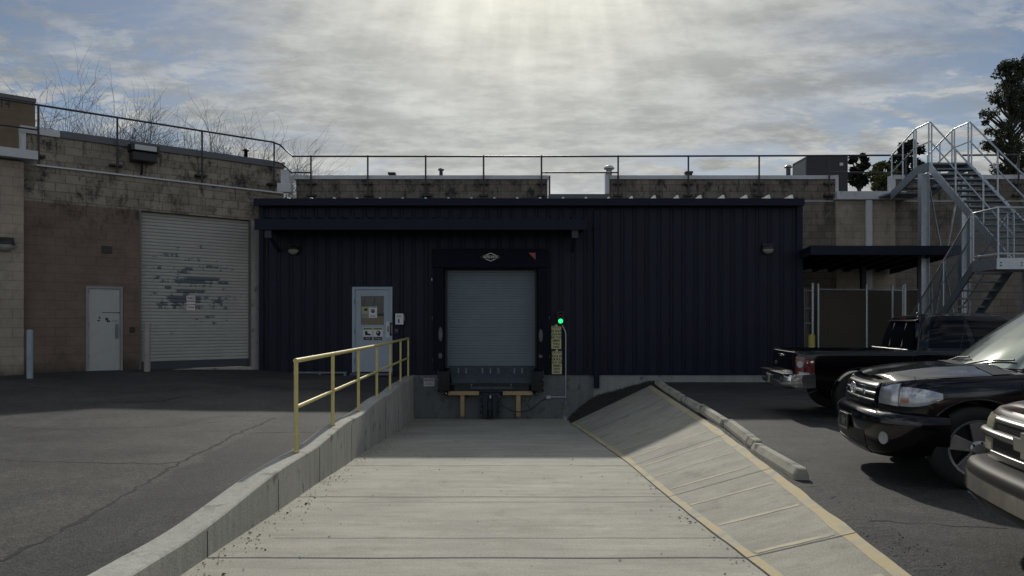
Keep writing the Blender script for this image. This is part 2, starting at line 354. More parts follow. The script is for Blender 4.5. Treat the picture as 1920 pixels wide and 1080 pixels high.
BLACKP = M('black_plastic', (.012, .012, .013), .5, bump=.1)
RUBBER = M('rubber', (.012, .012, .012), .75, nz=.2, ns=20, bump=.2)
# ------------------------------------------------------------------ ground
WT = .15                                            # top of the retaining wall
def wx(d): return -2.03 - .031 * d                  # ramp-side face of the wall
def ramp_z(d): return .23 - .062 * d if d > .5 else .199
BX = [(-6, 1.75), (4.9, 1.70), (7.45, 1.66), (10.7, 1.68), (14.6, 1.58), (18.1, 1.46), (20, 1.38)]
TX = [(-6, 1.9), (1, 2.05), (4.4, 2.37), (7.14, 2.68), (10.9, 3.05), (19.04, 3.58), (20, 3.65)]
def bxx(d): return interp(BX, d)
def txx(d): return interp(TX, d)
def gl(x, d):                                       # left lot height
    near = interp([(-4, .2), (1, .16), (4.5, .115)], d)
    t = sst((-2.6 - x) / 8.0) * sst((d - 9) / 9.0)
    return near + .32 * t + .02 * sst((d - 14) / 6)
def gr(x, d): return interp([(-4, .2), (1, .13), (4.4, .09), (7.1, .05), (10.9, .02), (19, -.02)], d)
def ground():
    ds = [-250, -60, -20, -8, -4.001, -4, -2, 0, 1] + [1 + .5 * i for i in range(1, 39)] + [20.06, 20.4, 23, 40, 90, 400]
    lo = [400, 150, 60, 30, 20, 16, 13, 11, 9.5, 8, 7, 6, 5, 4, 3.2, 2.5, 1.9, 1.4, 1, .6, .3, .1, 0]
    ro = [0, .15, .4, .8, 1.3, 2, 3, 4, 6, 9, 14, 25, 60, 150, 400]
    v = []; f = []; nl = len(lo); nr = len(ro); n = nl + nr
    def bump(x, d):
        k = max(0, 1 - abs(d) / 60)
        return .012 * k * mnoise.noise(Vector((x * .35, d * .35, 3))) + .005 * k * mnoise.noise(Vector((x * 1.3, d * 1.3, 7)))
    for d in ds:
        for a in lo:
            x = wx(min(max(d, -4), 20)) - .25 - a
            z = gl(x, d) + (bump(x, d) if a > 0 else 0); v.append((x, d, z))
        for a in ro:
            x = txx(min(max(d, -4), 20)) + a
            z = gr(x, d) + (bump(x, d) if a > 0 else 0); v.append((x, d, z))
    for i in range(len(ds) - 1):
        for k in range(n - 1):
            if k == nl - 1 and -4 <= (ds[i] + ds[i + 1]) / 2 <= 20.05: continue
            a = i * n + k; f.append((a, a + 1, a + n + 1, a + n))
    m = MB(); m.add(v, f, True); o = m.build('asphalt_lot', ASPH); struct(o); return o
ground()
DEPTHS = [-4, -2, 0, .5] + [1 + .5 * i for i in range(39)]
def strip(xa, xb, dlist, zf, nx=8):
    return [[Vector((lerp(xa(d), xb(d), k / nx), d, zf(lerp(xa(d), xb(d), k / nx), d, k / nx))) for k in range(nx + 1)] for d in dlist]
m = MB(); m.grid(strip(lambda d: wx(d) - .05, lambda d: bxx(d) + .01, DEPTHS, lambda x, d, t: ramp_z(d)), False)
struct(m.build('dock_ramp', CON_RAMP))
EB = 18.3
def bank_pt(d, t, off=0.):
    """t 0 = foot, 1 = crest; past EB the bank twists up to the building"""
    de = d
    if d > EB: de = d + 0
    x0, x1 = bxx(d), txx(d); z0 = ramp_z(d); z1 = gr(0, d) + .005
    return Vector((lerp(x0, x1, t), de + t * .55 * sst((d - 10) / 8), lerp(z0, z1, t) + off))
BD = [-4, -2, 0, .5] + [1 + .4 * i for i in range(44)]
BD = [d for d in BD if d < EB - .2] + [EB]
m = MB(); m.grid([[bank_pt(d, k / 6) for k in range(7)] for d in BD], False)
struct(m.build('sloped_bank', CON_BANK))
from mathutils.bvhtree import BVHTree
_bk = [o for o in col.objects if o.name == 'sloped_bank'][0]
_bb = BVHTree.FromPolygons([v.co for v in _bk.data.vertices], [tuple(p.vertices) for p in _bk.data.polygons])
def bank_on(d, t, off):
    p = bank_pt(d, t); h = _bb.ray_cast(Vector((p.x, p.y, 5)), Vector((0, 0, -1)))
    if h[0] is not None: p.z = h[0].z
    p.z += off * .6; return p
# painted lines (worn yellow), lying on ramp and bank
def worn(name, c, under, lo, hi, sc=7):
    return M(name, c, .8, nz=.15, ns=4, bump=.3, bs=60, spots=(under, sc, lo, hi, (1, 1, 1)), spec=.3)
WORN1 = worn('worn_yellow_edge', (.47, .385, .22), (.31, .297, .248), .46, .66, 4)
WORN2 = worn('worn_yellow_stripe', (.44, .395, .28), (.315, .302, .252), .48, .62, 3)
m = MB(); bd = [1 + .2 * i for i in range(int((EB - 1) / .2) + 1)]
def wv(d, s): return .02 * mnoise.noise(Vector((d * 1.7, s, 0)))
m.grid([[bank_on(d, 0, .004), bank_on(d, (.070 + wv(d, 1)) / (txx(d) - bxx(d)), .004)] for d in bd], False)
tag(m.build('yellow_edge_line', WORN1), kind='structure')
m = MB(); m.grid([[bank_on(d, 1 - (.095 + wv(d, 5)) / (txx(d) - bxx(d)), .004), bank_on(d, 1 - (.0 + wv(d, 9)) / (txx(d) - bxx(d)), .004)] for d in bd], False)
tag(m.build('yellow_edge_line', WORN1), kind='structure')
m = MB()
for i in range(16):
    d = 3.55 + .93 * i
    wd = .030
    ts = [(.09 / (txx(d) - bxx(d))) + (1 - .22 / (txx(d) - bxx(d))) * k / 10 for k in range(11)]
    m.grid([[bank_on(d - wd + .02 * mnoise.noise(Vector((t * 5, i, 0))), t, .005) for t in ts], [bank_on(d + wd, t, .005) for t in ts]], False)
tag(m.build('yellow_cross_lines', WORN2), kind='structure')
# expansion joints, dark grooves
JOINT = M('joint_filler', (.035, .033, .03), .9)
m = MB()
for d in (5.33, 7.85, 10.35, 15.4, 17.9): m.grid([[Vector((lerp(wx(d), bxx(d), k / 12), d + o + .008 * math.sin(k * 1.3), ramp_z(d + o) + .004)) for k in range(13)] for o in (-.008, .008)], False)
for d in (5.95, 7.55): m.grid([[Vector((lerp(wx(d) + .3, bxx(d), k / 12), d + o + .006 * math.sin(k * 2.3), ramp_z(d + o) + .004)) for k in range(13)] for o in (-.004, .004)], False)
for d in (5.33, 7.85, 10.35, 12.9, 15.4): m.grid([[bank_on(d + o, k / 8, .007) for k in range(9)] for o in (-.006, .006)], False)
m.grid([[Vector((bxx(d) + o + wv(d, 3), d, ramp_z(d) + .006)) for d in bd] for o in (-.016, -.002)], False)
tag(m.build('expansion_joints', JOINT), kind='structure')
# crumbled edge where the asphalt meets the bank
# long crack and sunken seam of the left lot
CRACK = M('crack_filler', (.016, .016, .017), .95, bump=.5, bs=40)
from mathutils.bvhtree import BVHTree
_g = [o for o in col.objects if o.name == 'asphalt_lot'][0]
_bv = BVHTree.FromPolygons([v.co for v in _g.data.vertices], [tuple(p.vertices) for p in _g.data.polygons])
def gbvh(x, y):
    h = _bv.ray_cast(Vector((x, y, 5)), Vector((0, 0, -1))); return h[0].z if h[0] is not None else 0.
def crack(pts, wd, name='asphalt_crack', seed=1):
    m = MB(); rnd = random.Random(seed); dense = []
    for a, b in zip(pts, pts[1:]):
        n = max(2, int((Vector(b) - Vector(a)).length / .04))
        for k in range(n): dense.append(Vector(a).lerp(Vector(b), k / n))
    rows = []
    for i, p in enumerate(dense):
        q = dense[min(i + 1, len(dense) - 1)] - dense[max(i - 1, 0)]; nn = Vector((-q.y, q.x)).normalized()
        j = .05 * mnoise.noise(Vector((i * .25, seed, 0))) + rnd.uniform(-.010, .010) + .02 * mnoise.noise(Vector((i * .9, seed, 3))); ww = wd * max(.12, .6 + 1.1 * mnoise.noise(Vector((i * .11, seed + 4, 2)))) + rnd.uniform(0, wd * .4)
        gz = gl if p.x < 0 else gr
        rows.append([Vector((p.x + nn.x * (j + s * ww), p.y + nn.y * (j + s * ww), gbvh(p.x + nn.x * (j + s * ww), p.y + nn.y * (j + s * ww)) + .002)) for s in (-1, 1)])
    m.grid(rows, False); return tag(m.build(name, CRACK), kind='structure')
def gpt(px, py):
    d = 1387 * 1.47 / (py - HOR)
    for _ in range(4):
        x = (px - 960) * d / F; z = gl(x, d) if x < 0 else gr(x, d); d = F * (EYE - z) / (py - HOR)
    return ((px - 960) * d / F, d)
crack([gpt(0, 1052), gpt(60, 1022), gpt(110, 998), gpt(190, 955), gpt(240, 925), gpt(300, 890), gpt(345, 862), gpt(400, 838), gpt(440, 815), gpt(490, 795), gpt(515, 783)], .020, seed=2)
crack([gpt(0, 862), gpt(90, 866), gpt(180, 868), gpt(300, 870), gpt(360, 862)], .012, seed=5)
crack([gpt(0, 800), gpt(120, 806), gpt(300, 801), gpt(420, 790)], .010, seed=8)
crack([gpt(478, 812), gpt(560, 810), gpt(600, 812)], .012, seed=11)
crack([gpt(1590, 975), gpt(1700, 980), gpt(1800, 986), gpt(1900, 990)], .012, seed=14)
rows = []; _r = random.Random(3)
for i in range(330):
    d = 3.2 + i * .045; w_ = .16 + .13 * mnoise.noise(Vector((d * 1.4, 2, 0))) + .05 * mnoise.noise(Vector((d * 6, 5, 0))) + _r.uniform(-.015, .015); w_ *= interp([(3, 1.7), (8, 1.1), (18, .6)], d)
    rows.append([Vector((txx(d) + a * max(.03, w_) + .004, d, gbvh(txx(d) + a * w_ + .004, d) + .003 + (.012 * abs(mnoise.noise(Vector((d * 9, a * 6, 1)))) if 0 < a < 1 else 0))) for a in (0, .33, .66, 1)])
m = MB(); m.grid(rows, False); tag(m.build('asphalt_edge', ASPH2), kind='structure')
m = MB(); q = [gpt(232, 755), gpt(262, 744), gpt(288, 736), gpt(330, 739), gpt(352, 742), gpt(300, 753)]; c = (sum(a for a, b in q) / 6, sum(b for a, b in q) / 6)
m.add([Vector((a, b, gbvh(a, b) + .006)) for a, b in [c] + q], [(0, k + 1, (k + 1) % 6 + 1) for k in range(6)]); tag(m.build('asphalt_patch', ASPH2), kind='structure')
# retaining wall
def rwall():
    m = MB(); rows = []
    ds = [-3.9 + .2 * i for i in range(119)]; ds = [d for d in ds if d < 19.9] + [19.94]
    for d in ds:
        wob = .028 * math.sin(d * 1.9 + .6) + .02 * mnoise.noise(Vector((d * .9, 0, 0))); wob *= sst((20 - d) / 3) * (0.35 if d < 3 else 1)
        top = max(WT + wob * .9, .215 if d < 1.2 else 0); x1 = wx(d) + wob * .3; x0 = x1 - .25; zb = ramp_z(d) - .1
        rows.append([Vector((x1, d, zb)), Vector((x1, d, lerp(zb, top, .5))), Vector((x1, d, top - .012)), Vector((x1 - .012, d, top)), Vector((x0 + .02, d, top + .004)), Vector((x0, d, top - .02)), Vector((x0, d, -.6))])
    m.grid(rows, True)
    n = len(rows[0])
    for r in (rows[0], rows[-1]): m.add(r, [tuple(range(n))])
    o = m.build('retaining_wall', CON_WALL, origin=(wx(8), 8, 0)); o.data.set_sharp_from_angle(angle=R(35))
    tag(o, 'long low concrete retaining wall with a wavy top and streaked face beside the dock ramp', 'wall')
rwall()
m = MB()
for d in (5.35, 7.1, 8.9, 10.9, 12.7, 14.5, 16.5, 18.2):
    wob = .028 * math.sin(d * 1.9 + .6) * .3
    m.box((wx(d) + wob + .001, d - .004, ramp_z(d)), (wx(d) + wob + .003, d + .004, WT - .06))
jo = m.build('panel_joint', JOINT, [o for o in col.objects if o.name == 'retaining_wall'][0])
# yellow pipe handrail
def handrail():
    n = 7; ys = [8.26, 10.2, 12.2, 14.2, 16.1, 18.0, 19.72]
    t = thing('handrail', (wx(8.26) - .12, 8.26, WT), 'yellow painted pipe handrail with seven posts on top of the ramp retaining wall', 'railing')
    tops = []
    for i, d in enumerate(ys):
        x = wx(d) - .125; zt = WT + 1.02
        m = MB(); m.tube([(x, d, WT - .05), (x, d, zt - (.024 if i else 0))], .025, 12); m.lathe([(.026, 0), (.034, 0), (.034, .02), (.026, .03)], (x, d, WT + .004 + .02 * math.sin(d * 1.9 + .6)), n=14)
        m.build('post', YEL, t); tops.append(Vector((x, d, zt)))
    m = MB(); m.tube([tops[0] + Vector((0, -.028, 0))] + tops[:1] + [tops[0].lerp(tops[-1], k / 12) + Vector((0, 0, -.018 * math.sin(math.pi * k / 12))) for k in range(1, 12)] + tops[-1:], .027, 12); m.build('top_rail', YEL, t)
    m = MB()
    for a, b in zip(tops, tops[1:]):
        z = Vector((0, 0, -.52)); d = (b - a).normalized() * .026; m.tube([a + z + d, b + z - d], .023, 10)
    m.build('mid_rail', YEL, t)
handrail()
# wheel stops along the crest of the bank
def wheel_stops():
    CS = concrete('concrete_stop', (.36, .34, .28), (2, 2, 2), 3, (.13, .125, .11), .52, .68)
    L_ = 1.78
    def proto(length):
        m = MB(); h = .12; w = .075
        sec = [(-w, 0), (-w, .05), (-w * .55, h), (w * .55, h), (w, .05), (w, 0)]
        ys = [0, .03, .5 * length, length - .03, length]; rows = []
        for y in ys:
            s = .82 if y in (0, length) else 1
            rows.append([Vector((x * s + .006 * mnoise.noise(Vector((x * 9, y * 3, 0))), y, z * (.9 if s < 1 else 1))) for x, z in sec])
        k = len(sec); m.grid(rows, False); m.add(rows[0], [tuple(range(k))]); m.add(rows[-1], [tuple(range(k))])
        m.add([rows[0][0], rows[0][-1], rows[-1][-1], rows[-1][0]], [(0, 1, 2, 3)])
        return m
    data = [(7.22, 1.72, 'nearest long concrete wheel stop, ending beside the wide asphalt', 0.0), (9.02, .26, 'short broken stub of concrete wheel stop between two long ones', .0), (9.36, 1.66, 'third concrete wheel stop counted from the near end of the bank', 0),
            (11.10, 1.80, 'concrete wheel stop sitting right where the building shadow starts', 0), (13.0, 1.85, 'shaded concrete wheel stop just beyond the shadow edge', 0), (14.95, 1.85, 'second from the building in the row of concrete wheel stops', 0), (16.9, 1.95, 'farthest concrete wheel stop at the top corner of the bank by the building', 0)]
    for i, (d, ln, lab, dx) in enumerate(data):
        a = math.atan2(txx(d + ln) - txx(d), ln); x = txx(d) + .14
        m = proto(ln); o = m.build('wheel_stop', CS, origin=(0, 0, 0)); o.location = (x, d, gr(x, d) + .006); o.rotation_euler = (R((-1, 2, 0, 1, -1, 0, 1)[i]), R((3, -4, 2, 0, 2, -2, 0)[i]), -a + R((1.5, 5, -1, 1, -1, 0, 0)[i]))
        tag(o, lab, 'wheel stop', 'concrete wheel stops along the bank')
wheel_stops()
# ------------------------------------------------------------------ main building far wall (plane y = 23)
YM = 23.0
def X23(px): return (px - 960) * YM / F
def Z23(py): return EYE - (py - HOR) * YM / F
mb = thing('main_building', (7, YM, 0), 'weathered concrete block building with parapets running behind the navy dock', 'building')
def part(name, mat, parent, boxes, **k):
    if name in ('corner_trim', 'side_wall', 'side_beam', 'corner_post'):
        for bb in boxes: m = MB(); m.box(*bb); o = m.build(name, mat, parent, **k)
        return o
    m = MB()
    for a, b in boxes: m.box(a, b)
    return m.build(name, mat, parent, **k)
zt = Z23(378)
part('wall', BLK_MAIN, mb, [((X23(548), YM, -.3), (X23(1565), YM + .3, zt)), ((X23(1675), YM, -.3), (30, YM + .3, zt))])
part('pilaster', BLK_TAN, mb, [((X23(1565), YM - .12, -.3), (X23(1675), YM + .3, Z23(375)))])
part('roof', GREY_METAL, mb, [((X23(548), YM + .31, zt - .3), (30, 60, zt - .1))])
part('parapet', BLK_MAIN, mb, [((X23(555), YM + .02, zt + .03), (X23(1027), YM + .28, Z23(336))), ((X23(1145), YM + .02, zt + .03), (X23(1565), YM + .28, Z23(336))), ((X23(1680), YM + .02, zt + .03), (30, YM + .28, Z23(336)))])
def coping(x0, x1, z0, z1, mat, y0=YM - .03): return part('coping', mat, mb, [((x0, y0, z0), (x1, YM + .33, z1))])
coping(X23(548), X23(1028), Z23(336), Z23(329), WHITE_METAL)
coping(X23(1143), X23(1566), Z23(336), Z23(329), WHITE_METAL)
coping(X23(1675), 30.1, Z23(336), Z23(328), WHITE_METAL)
coping(X23(1028.5), X23(1142), Z23(378), Z23(364), GREY_METAL)
coping(X23(1563), X23(1692), Z23(376), Z23(361), WHITE_METAL, YM - .25)
part('flashing', WHITE_METAL, mb, [((X23(548), YM - .03, zt), (X23(1562), YM + .1, zt + .025)), ((X23(1693), YM - .03, zt), (30, YM + .1, zt + .025))])
part('corner_post', WHITE_METAL, mb, [((X23(532), YM - .3, Z23(362)), (X23(547), YM, Z23(322)))])
part('corner_post', WHITE_METAL, mb, [((X23(1566), YM - .01, Z23(361)), (X23(1572), YM + .3, Z23(328)))])
part('corner_post', WHITE_METAL, mb, [((X23(1673), YM - .01, Z23(361)), (X23(1679), YM + .3, Z23(328)))])
part('corner_post', GREY_METAL, mb, [((X23(1029), YM + .0, Z23(363)), (X23(1032), YM + .3, Z23(329)))])
part('corner_post', WHITE_METAL, mb, [((X23(1136), YM + .0, Z23(363)), (X23(1142), YM + .3, Z23(322)))])
part('gutter', WHITE_METAL, mb, [((X23(531), YM - .6, Z23(366)), (X23(556), YM - .31, Z23(350)))])
m = MB(); m.box((X23(1618), YM - .22, -.1), (X23(1629.5), YM - .125, Z23(377))); m.build('downpipe', WHITE_METAL, mb, bevel=.01)
RAW = blocks('block_wall_plain', (.16, .135, .105), (.12, .10, .08), (.10, .085, .07), .3, base_dirt=False)
part('side_wall', RAW, mb, [((29.7, YM + .31, -.3), (30, 60, zt - .31)), ((X23(548), 59.7, -.3), (29.69, 60, zt - .31))])
# parapet rail along the main wall
def roof_rail():
    z = Z23(293); y = YM - .12; t = thing('roof_railing', (X23(800), y, zt), 'thin dark guard rail on posts along the middle and right parapets', 'railing')
    m = MB(); pl = [P(515, 268, 22.2), P(524, 271, 22.3), P(548, 293, YM - .12), P(1000, 293.5, YM - .12), P(1500, 292, YM - .12), P(1705, 291, YM - .12)]
    m.tube(pl, .028, 8); m.tube([P(1805, 291, YM - .12), P(1990, 290, YM - .12)], .028, 8); m.build('top_rail', DARK_RAIL, t)
    m = MB()
    for a, b in ((548, 585), (1014, 1158), (1552, 1695)): m = MB(); m.tube([(X23(a), y, Z23(325)), (X23(b), y, Z23(325))], .024, 8); m.build('mid_rail', DARK_RAIL, t)
    m = MB(); m.tube([P(514, 303, 22.2), P(528, 306, 22.4), P(548, 325, YM - .12)], .024, 8); m.build('mid_rail', DARK_RAIL, t)
    for px in (585, 691, 799, 907, 1015, 1158, 1289, 1421, 1552, 1695, 1812, 1905):
        m = MB(); m.tube([(X23(px), y, Z23(368)), (X23(px), y, z)], .027, 8)
        for py in (345, 367): m.box((X23(px) - .14, y - .01, Z23(py) - .03), (X23(px) + .14, y + .115, Z23(py) + .03))
        m.build('post', DARK_RAIL, t)
roof_rail()
# things on the roof
def roof_thing(name, px, py0, py1, wpx, d, label, cat, kind, mat):
    base = P(px, py1, d); s = d / F; r = wpx * s / 2; h = (py1 - py0) * s
    t = thing(name, (base.x, d, zt - .1), label, cat)
    zb = zt - .1; m = MB(); zt_ = base.z + h
    if kind == 'pipe':
        m.lathe([(0, zb), (r * .55, zb), (r * .55, zt_ - r * .8), (r * .75, zt_ - r * .8), (0, zt_ - r * .8)], (base.x, d, 0), n=16); m.build('pipe', mat, t)
        m = MB(); m.lathe([(0, zt_ - r * .7), (r, zt_ - r * .72), (r, zt_ - r * .5), (r * .6, zt_ - r * .1), (0, zt_)], (base.x, d, 0), n=16); m.build('cap', mat, t)
    else:
        m.box((base.x - r * .8, d - r * .8, zb), (base.x + r * .8, d + r * .8, zt_ - .08)); m.build('curb', mat, t)
        m = MB(); m.box((base.x - r, d - r, zt_ - .078), (base.x + r, d + r, zt_)); m.build('lid', mat, t, bevel=.015)
roof_thing('roof_vent', 827, 315, 332, 12, 30, 'small capped grey vent pipe on the roof above the dock door', 'vent', 'pipe', GALVD)
roof_thing('roof_vent', 1142, 310, 332, 20, 25, 'wide white capped vent pipe beside the gap in the parapets', 'vent', 'pipe', WHITE_METAL)
roof_thing('roof_vent', 1478, 309, 332, 15, 28, 'grey capped vent pipe just left of the rooftop air unit', 'vent', 'pipe', GALV)
roof_thing('roof_hatch', 735, 324, 332, 14, 30, 'low dark box vent on the roof left of the small capped pipe', 'vent', 'box', BLACKP)
roof_thing('roof_hatch', 1291, 322, 332, 14, 27, 'low dark box vent on the roof by the middle parapet post', 'vent', 'box', BLACKP)
def hvac():
    d = 26; s = d / F; x0, x1 = P(1513, 300, d).x - .75, P(1590, 300, d).x; zt_ = P(0, 292, d).z; t = thing('air_conditioner', ((x0 + x1) / 2, d + 1, zt - .1), 'large dark rooftop air conditioning unit with a sloped left hood', 'air conditioner')
    DK = M('hvac_dark', (.022, .022, .026), .6); m = MB(); m.box((x0 + .75, d, zt - .1), (x1, d + 1.35, zt_)); m.build('cabinet', DK, t, bevel=.02)
    m = MB(); m.box((x0 + .745, d + .1, zt - .05), (x0 + .749, d + 1.25, zt_ - .1)); m.build('side_panel', M('hvac_panel', (.11, .115, .12), .5), t)
    m = MB()
    for k in range(9): m.box((x0 + .85, d - .02, zt + .35 + k * .085), (x0 + 1.45, d - .003, zt + .39 + k * .085))
    m.build('louvre', DK, t); part('access_panel', DK, t, [((x0 + 1.52, d - .015, zt + .1), (x1 - .08, d - .003, zt_ - .1))])
    part('label_plate', WHITE_METAL, t, [((x1 - .3, d - .02, zt_ - .35), (x1 - .18, d - .016, zt_ - .25))])
    part('conduit_box', WHITE_METAL, t, [((x1 - .28, d - .6, zt - .1), (x1 - .02, d - .5, Z23(340)))])
hvac()
# ------------------------------------------------------------------ left building (angled wall)
K = .00046
def dl(px, base=20.0): return base / (1 + K * (470 - px))
A0 = P(0, HOR, dl(0)); A1 = P(490, HOR, dl(490)); LD = (A1 - A0); LD.z = 0; LD.normalize(); LANG = math.atan2(LD.y, LD.x)
O0 = Vector((A1.x, A1.y, 0))
lb = thing('block_building', O0, 'brown and tan concrete block building standing at an angle on the left', 'building', rz=LANG)
def U(px, base=20.0):                                # distance along the wall, local x
    q = P(px, HOR, dl(px, base)) - O0; return q.x * LD.x + q.y * LD.y
def V(base): q = P(470, HOR, base) - O0; return -q.x * LD.y + q.y * LD.x
def ZL(px, py, base=20.0): return EYE - (py - HOR) * dl(px, base) / F
zl = ZL(260, 333); 
zd0, zd1 = ZL(195, 696), ZL(195, 537); zr1 = ZL(365, 404)
def lpart(name, mat, boxes, parent=None, **k):
    m = MB()
    for a, b in boxes: m.box(a, b)
    return m.build(name, mat, parent or lb, local=True, **k)
lpart('wall', BLK_LEFT, [((U(43), 0, -.2), (U(162), .35, zl)), ((U(162), 0, zd1), (U(231), .35, zl)), ((U(231), 0, -.2), (U(261), .35, zl)), ((U(261), 0, zr1), (U(471), .35, zl)), ((U(471), .001, zr1), (U(490), .35, zl))])
lpart('jamb_column', M('jamb_paint', (.30, .29, .26), .7, nz=.15, ns=4, spots=((.08, .07, .06), 6, .6, .7, (1, 1, .5))), [((U(471), -.03, -.2), (U(487), .35, zr1 - .002)), ((U(487) + .002, .02, -.2), (U(490), .35, zr1 - .002))])
lpart('projecting_wall', BLK_TAN, [((U(-420), -.18, -.2), (U(43) - .002, .35, ZL(43, 306)))])
lpart('coping', WHITE_METAL, [((U(-420), -.45, ZL(43, 303)), (U(66), .5, ZL(43, 287)))])
lpart('flashing', WHITE_METAL, [((U(67), -.05, zl), (U(531), .4, zl + .035))])
lpart('wall_end', BLK_LEFT, [((U(490) + .002, .05, zr1 - 2.), (U(531), .35, zl))])
PB = 23.0; vp = V(PB)
lpart('roof', GREY_METAL, [((U(-420), .36, zl - .25), (U(531), vp + 12, zl - .05))])
z0p, z1p = zl - .04, ZL(300, 284, PB)
lpart('parapet', BLK_LEFT, [((U(49, PB), vp, z0p), (U(532, PB), vp + .3, z1p))])
zc = ZL(300, 272, PB)
lpart('parapet_coping', WHITE_METAL, [((U(38, PB), vp - .05, z1p), (U(112, PB), vp + .36, zc))])
lpart('parapet_coping', GREY_METAL, [((U(112, PB) + .002, vp - .05, z1p), (U(533, PB), vp + .36, zc))])
lpart('corner_trim', WHITE_METAL, [((U(38, PB), vp - .03, z0p), (U(48.5, PB), vp + .3, z1p - .002))])
lpart('side_wall', RAW, [((U(-420), .36, -.2), (U(-420) + .3, vp + 12, zl - .26))])
lpart('side_wall', RAW, [((U(531) - .3, 3.0, -.2), (U(531), vp + 12, zl - .26))])
# upper storey far left
UB = 27.0; vu = V(UB)
UPW = blocks('stucco_upper', (.17, .125, .085), (.165, .12, .08), (.15, .11, .075), .1, base_dirt=False)
ub = thing('upper_building', O0 + Vector((0, 0, 0)), 'brown upper storey with roof rail and number rising over the left roof', 'building', rz=LANG)
zu0, zu1 = zl - .04, ZL(40, 189, UB)
lpart('wall', UPW, [((U(-420, UB), vu, zu0), (U(66, UB), vu + 8, zu1))], ub)
lpart('coping', GREY_METAL, [((U(-420, UB), vu - .08, zu1), (U(67, UB), vu + 8.1, zu1 + .12))], ub)
lpart('lower_wing', UPW, [((U(67, UB), vu + .6, zu0), (U(104, UB), vu + 8, ZL(80, 238, UB)))], ub)
lpart('wing_coping', GREY_METAL, [((U(66, UB) + .02, vu + .55, ZL(80, 238, UB)), (U(106, UB), vu + 8, ZL(80, 238, UB) + .1))], ub)
text_mesh('number', '814', .36, BLACKP, ub, (U(3, UB), vu - .008, ZL(6, 194, UB)), sx=.85, local=True)
# rail on the left parapet
def left_rail():
    RB = PB - .25; vr = V(RB) 
    t = thing('roof_railing', O0, 'dark guard rail sloping along the left parapet in front of bare trees', 'railing', rz=LANG)
    zt_ = ZL(300, 233, RB); m = MB(); m.tube([(U(-300, RB), vr, zt_), (U(515, RB), vr, zt_)], .028, 8); m.build('top_rail', DARK_RAIL, t, local=True)
    m = MB(); m.tube([(U(-300, RB), vr, zt_ - .65), (U(72, RB), vr, zt_ - .65)], .024, 8); m.build('mid_rail', DARK_RAIL, t, local=True)
    for px in (-90, 72, 220, 379, 514):
        m = MB(); m.tube([(U(px, RB), vr, zl + .2), (U(px, RB), vr, zt_)], .028, 8); m.box((U(px, RB) - .16, vr, zl + .18), (U(px, RB) + .16, vp - .001, zl + .26)); m.box((U(px, RB) - .16, vr, zl + .75), (U(px, RB) + .16, vp - .001, zl + .8)); m.build('post', DARK_RAIL, t, local=True)
left_rail()
def lthing(name, px, label, cat, group=None, z=0., base=20.):
    o = O0 + LD * U(px, base) + Vector((-LD.y, LD.x, 0)) * (V(base) if base != 20. else 0) + Vector((0, 0, z))
    return thing(name, o, label, cat, group, LANG)
# flood light on the left parapet
def flood():
    zc_ = ZL(265, 291, PB); t = lthing('flood_light', 265, 'dark rectangular flood light mounted high on the left parapet', 'lamp', z=zc_, base=PB)
    m = MB(); m.box((-.32, -.42, -.24), (.32, -.02, .02)); m.build('housing', BLACKP, t, local=True, bevel=.03)
    m = MB(); m.prism([(-.36, -.5, .20), (-.36, -.02, .24), (-.36, -.02, .03), (-.36, -.5, .03)], (.72, 0, 0)); m.build('hood', BLACKP, t, local=True)
    m = MB(); m.box((-.34, -.42, .20), (.34, -.03, .235)); m.build('visor', M('pale_visor', (.07, .07, .062), .5), t, local=True)
    m = MB(); m.box((-.28, -.51, .045), (.28, -.502, .185)); m.build('lens', M('lamp_glass', (.25, .27, .28), .15, metal=.3), t, local=True)
    m = MB(); m.tube([(0, -.1, -.24), (0, -.06, -.5), (0, 0, -.55)], .03, 8); m.build('bracket', BLACKP, t, local=True)
flood()
roof_thing('roof_vent', 461, 279, 300, 12, 27, 'dark capped pipe rising over the left parapet near the bare trees', 'vent', 'pipe', BLACKP)
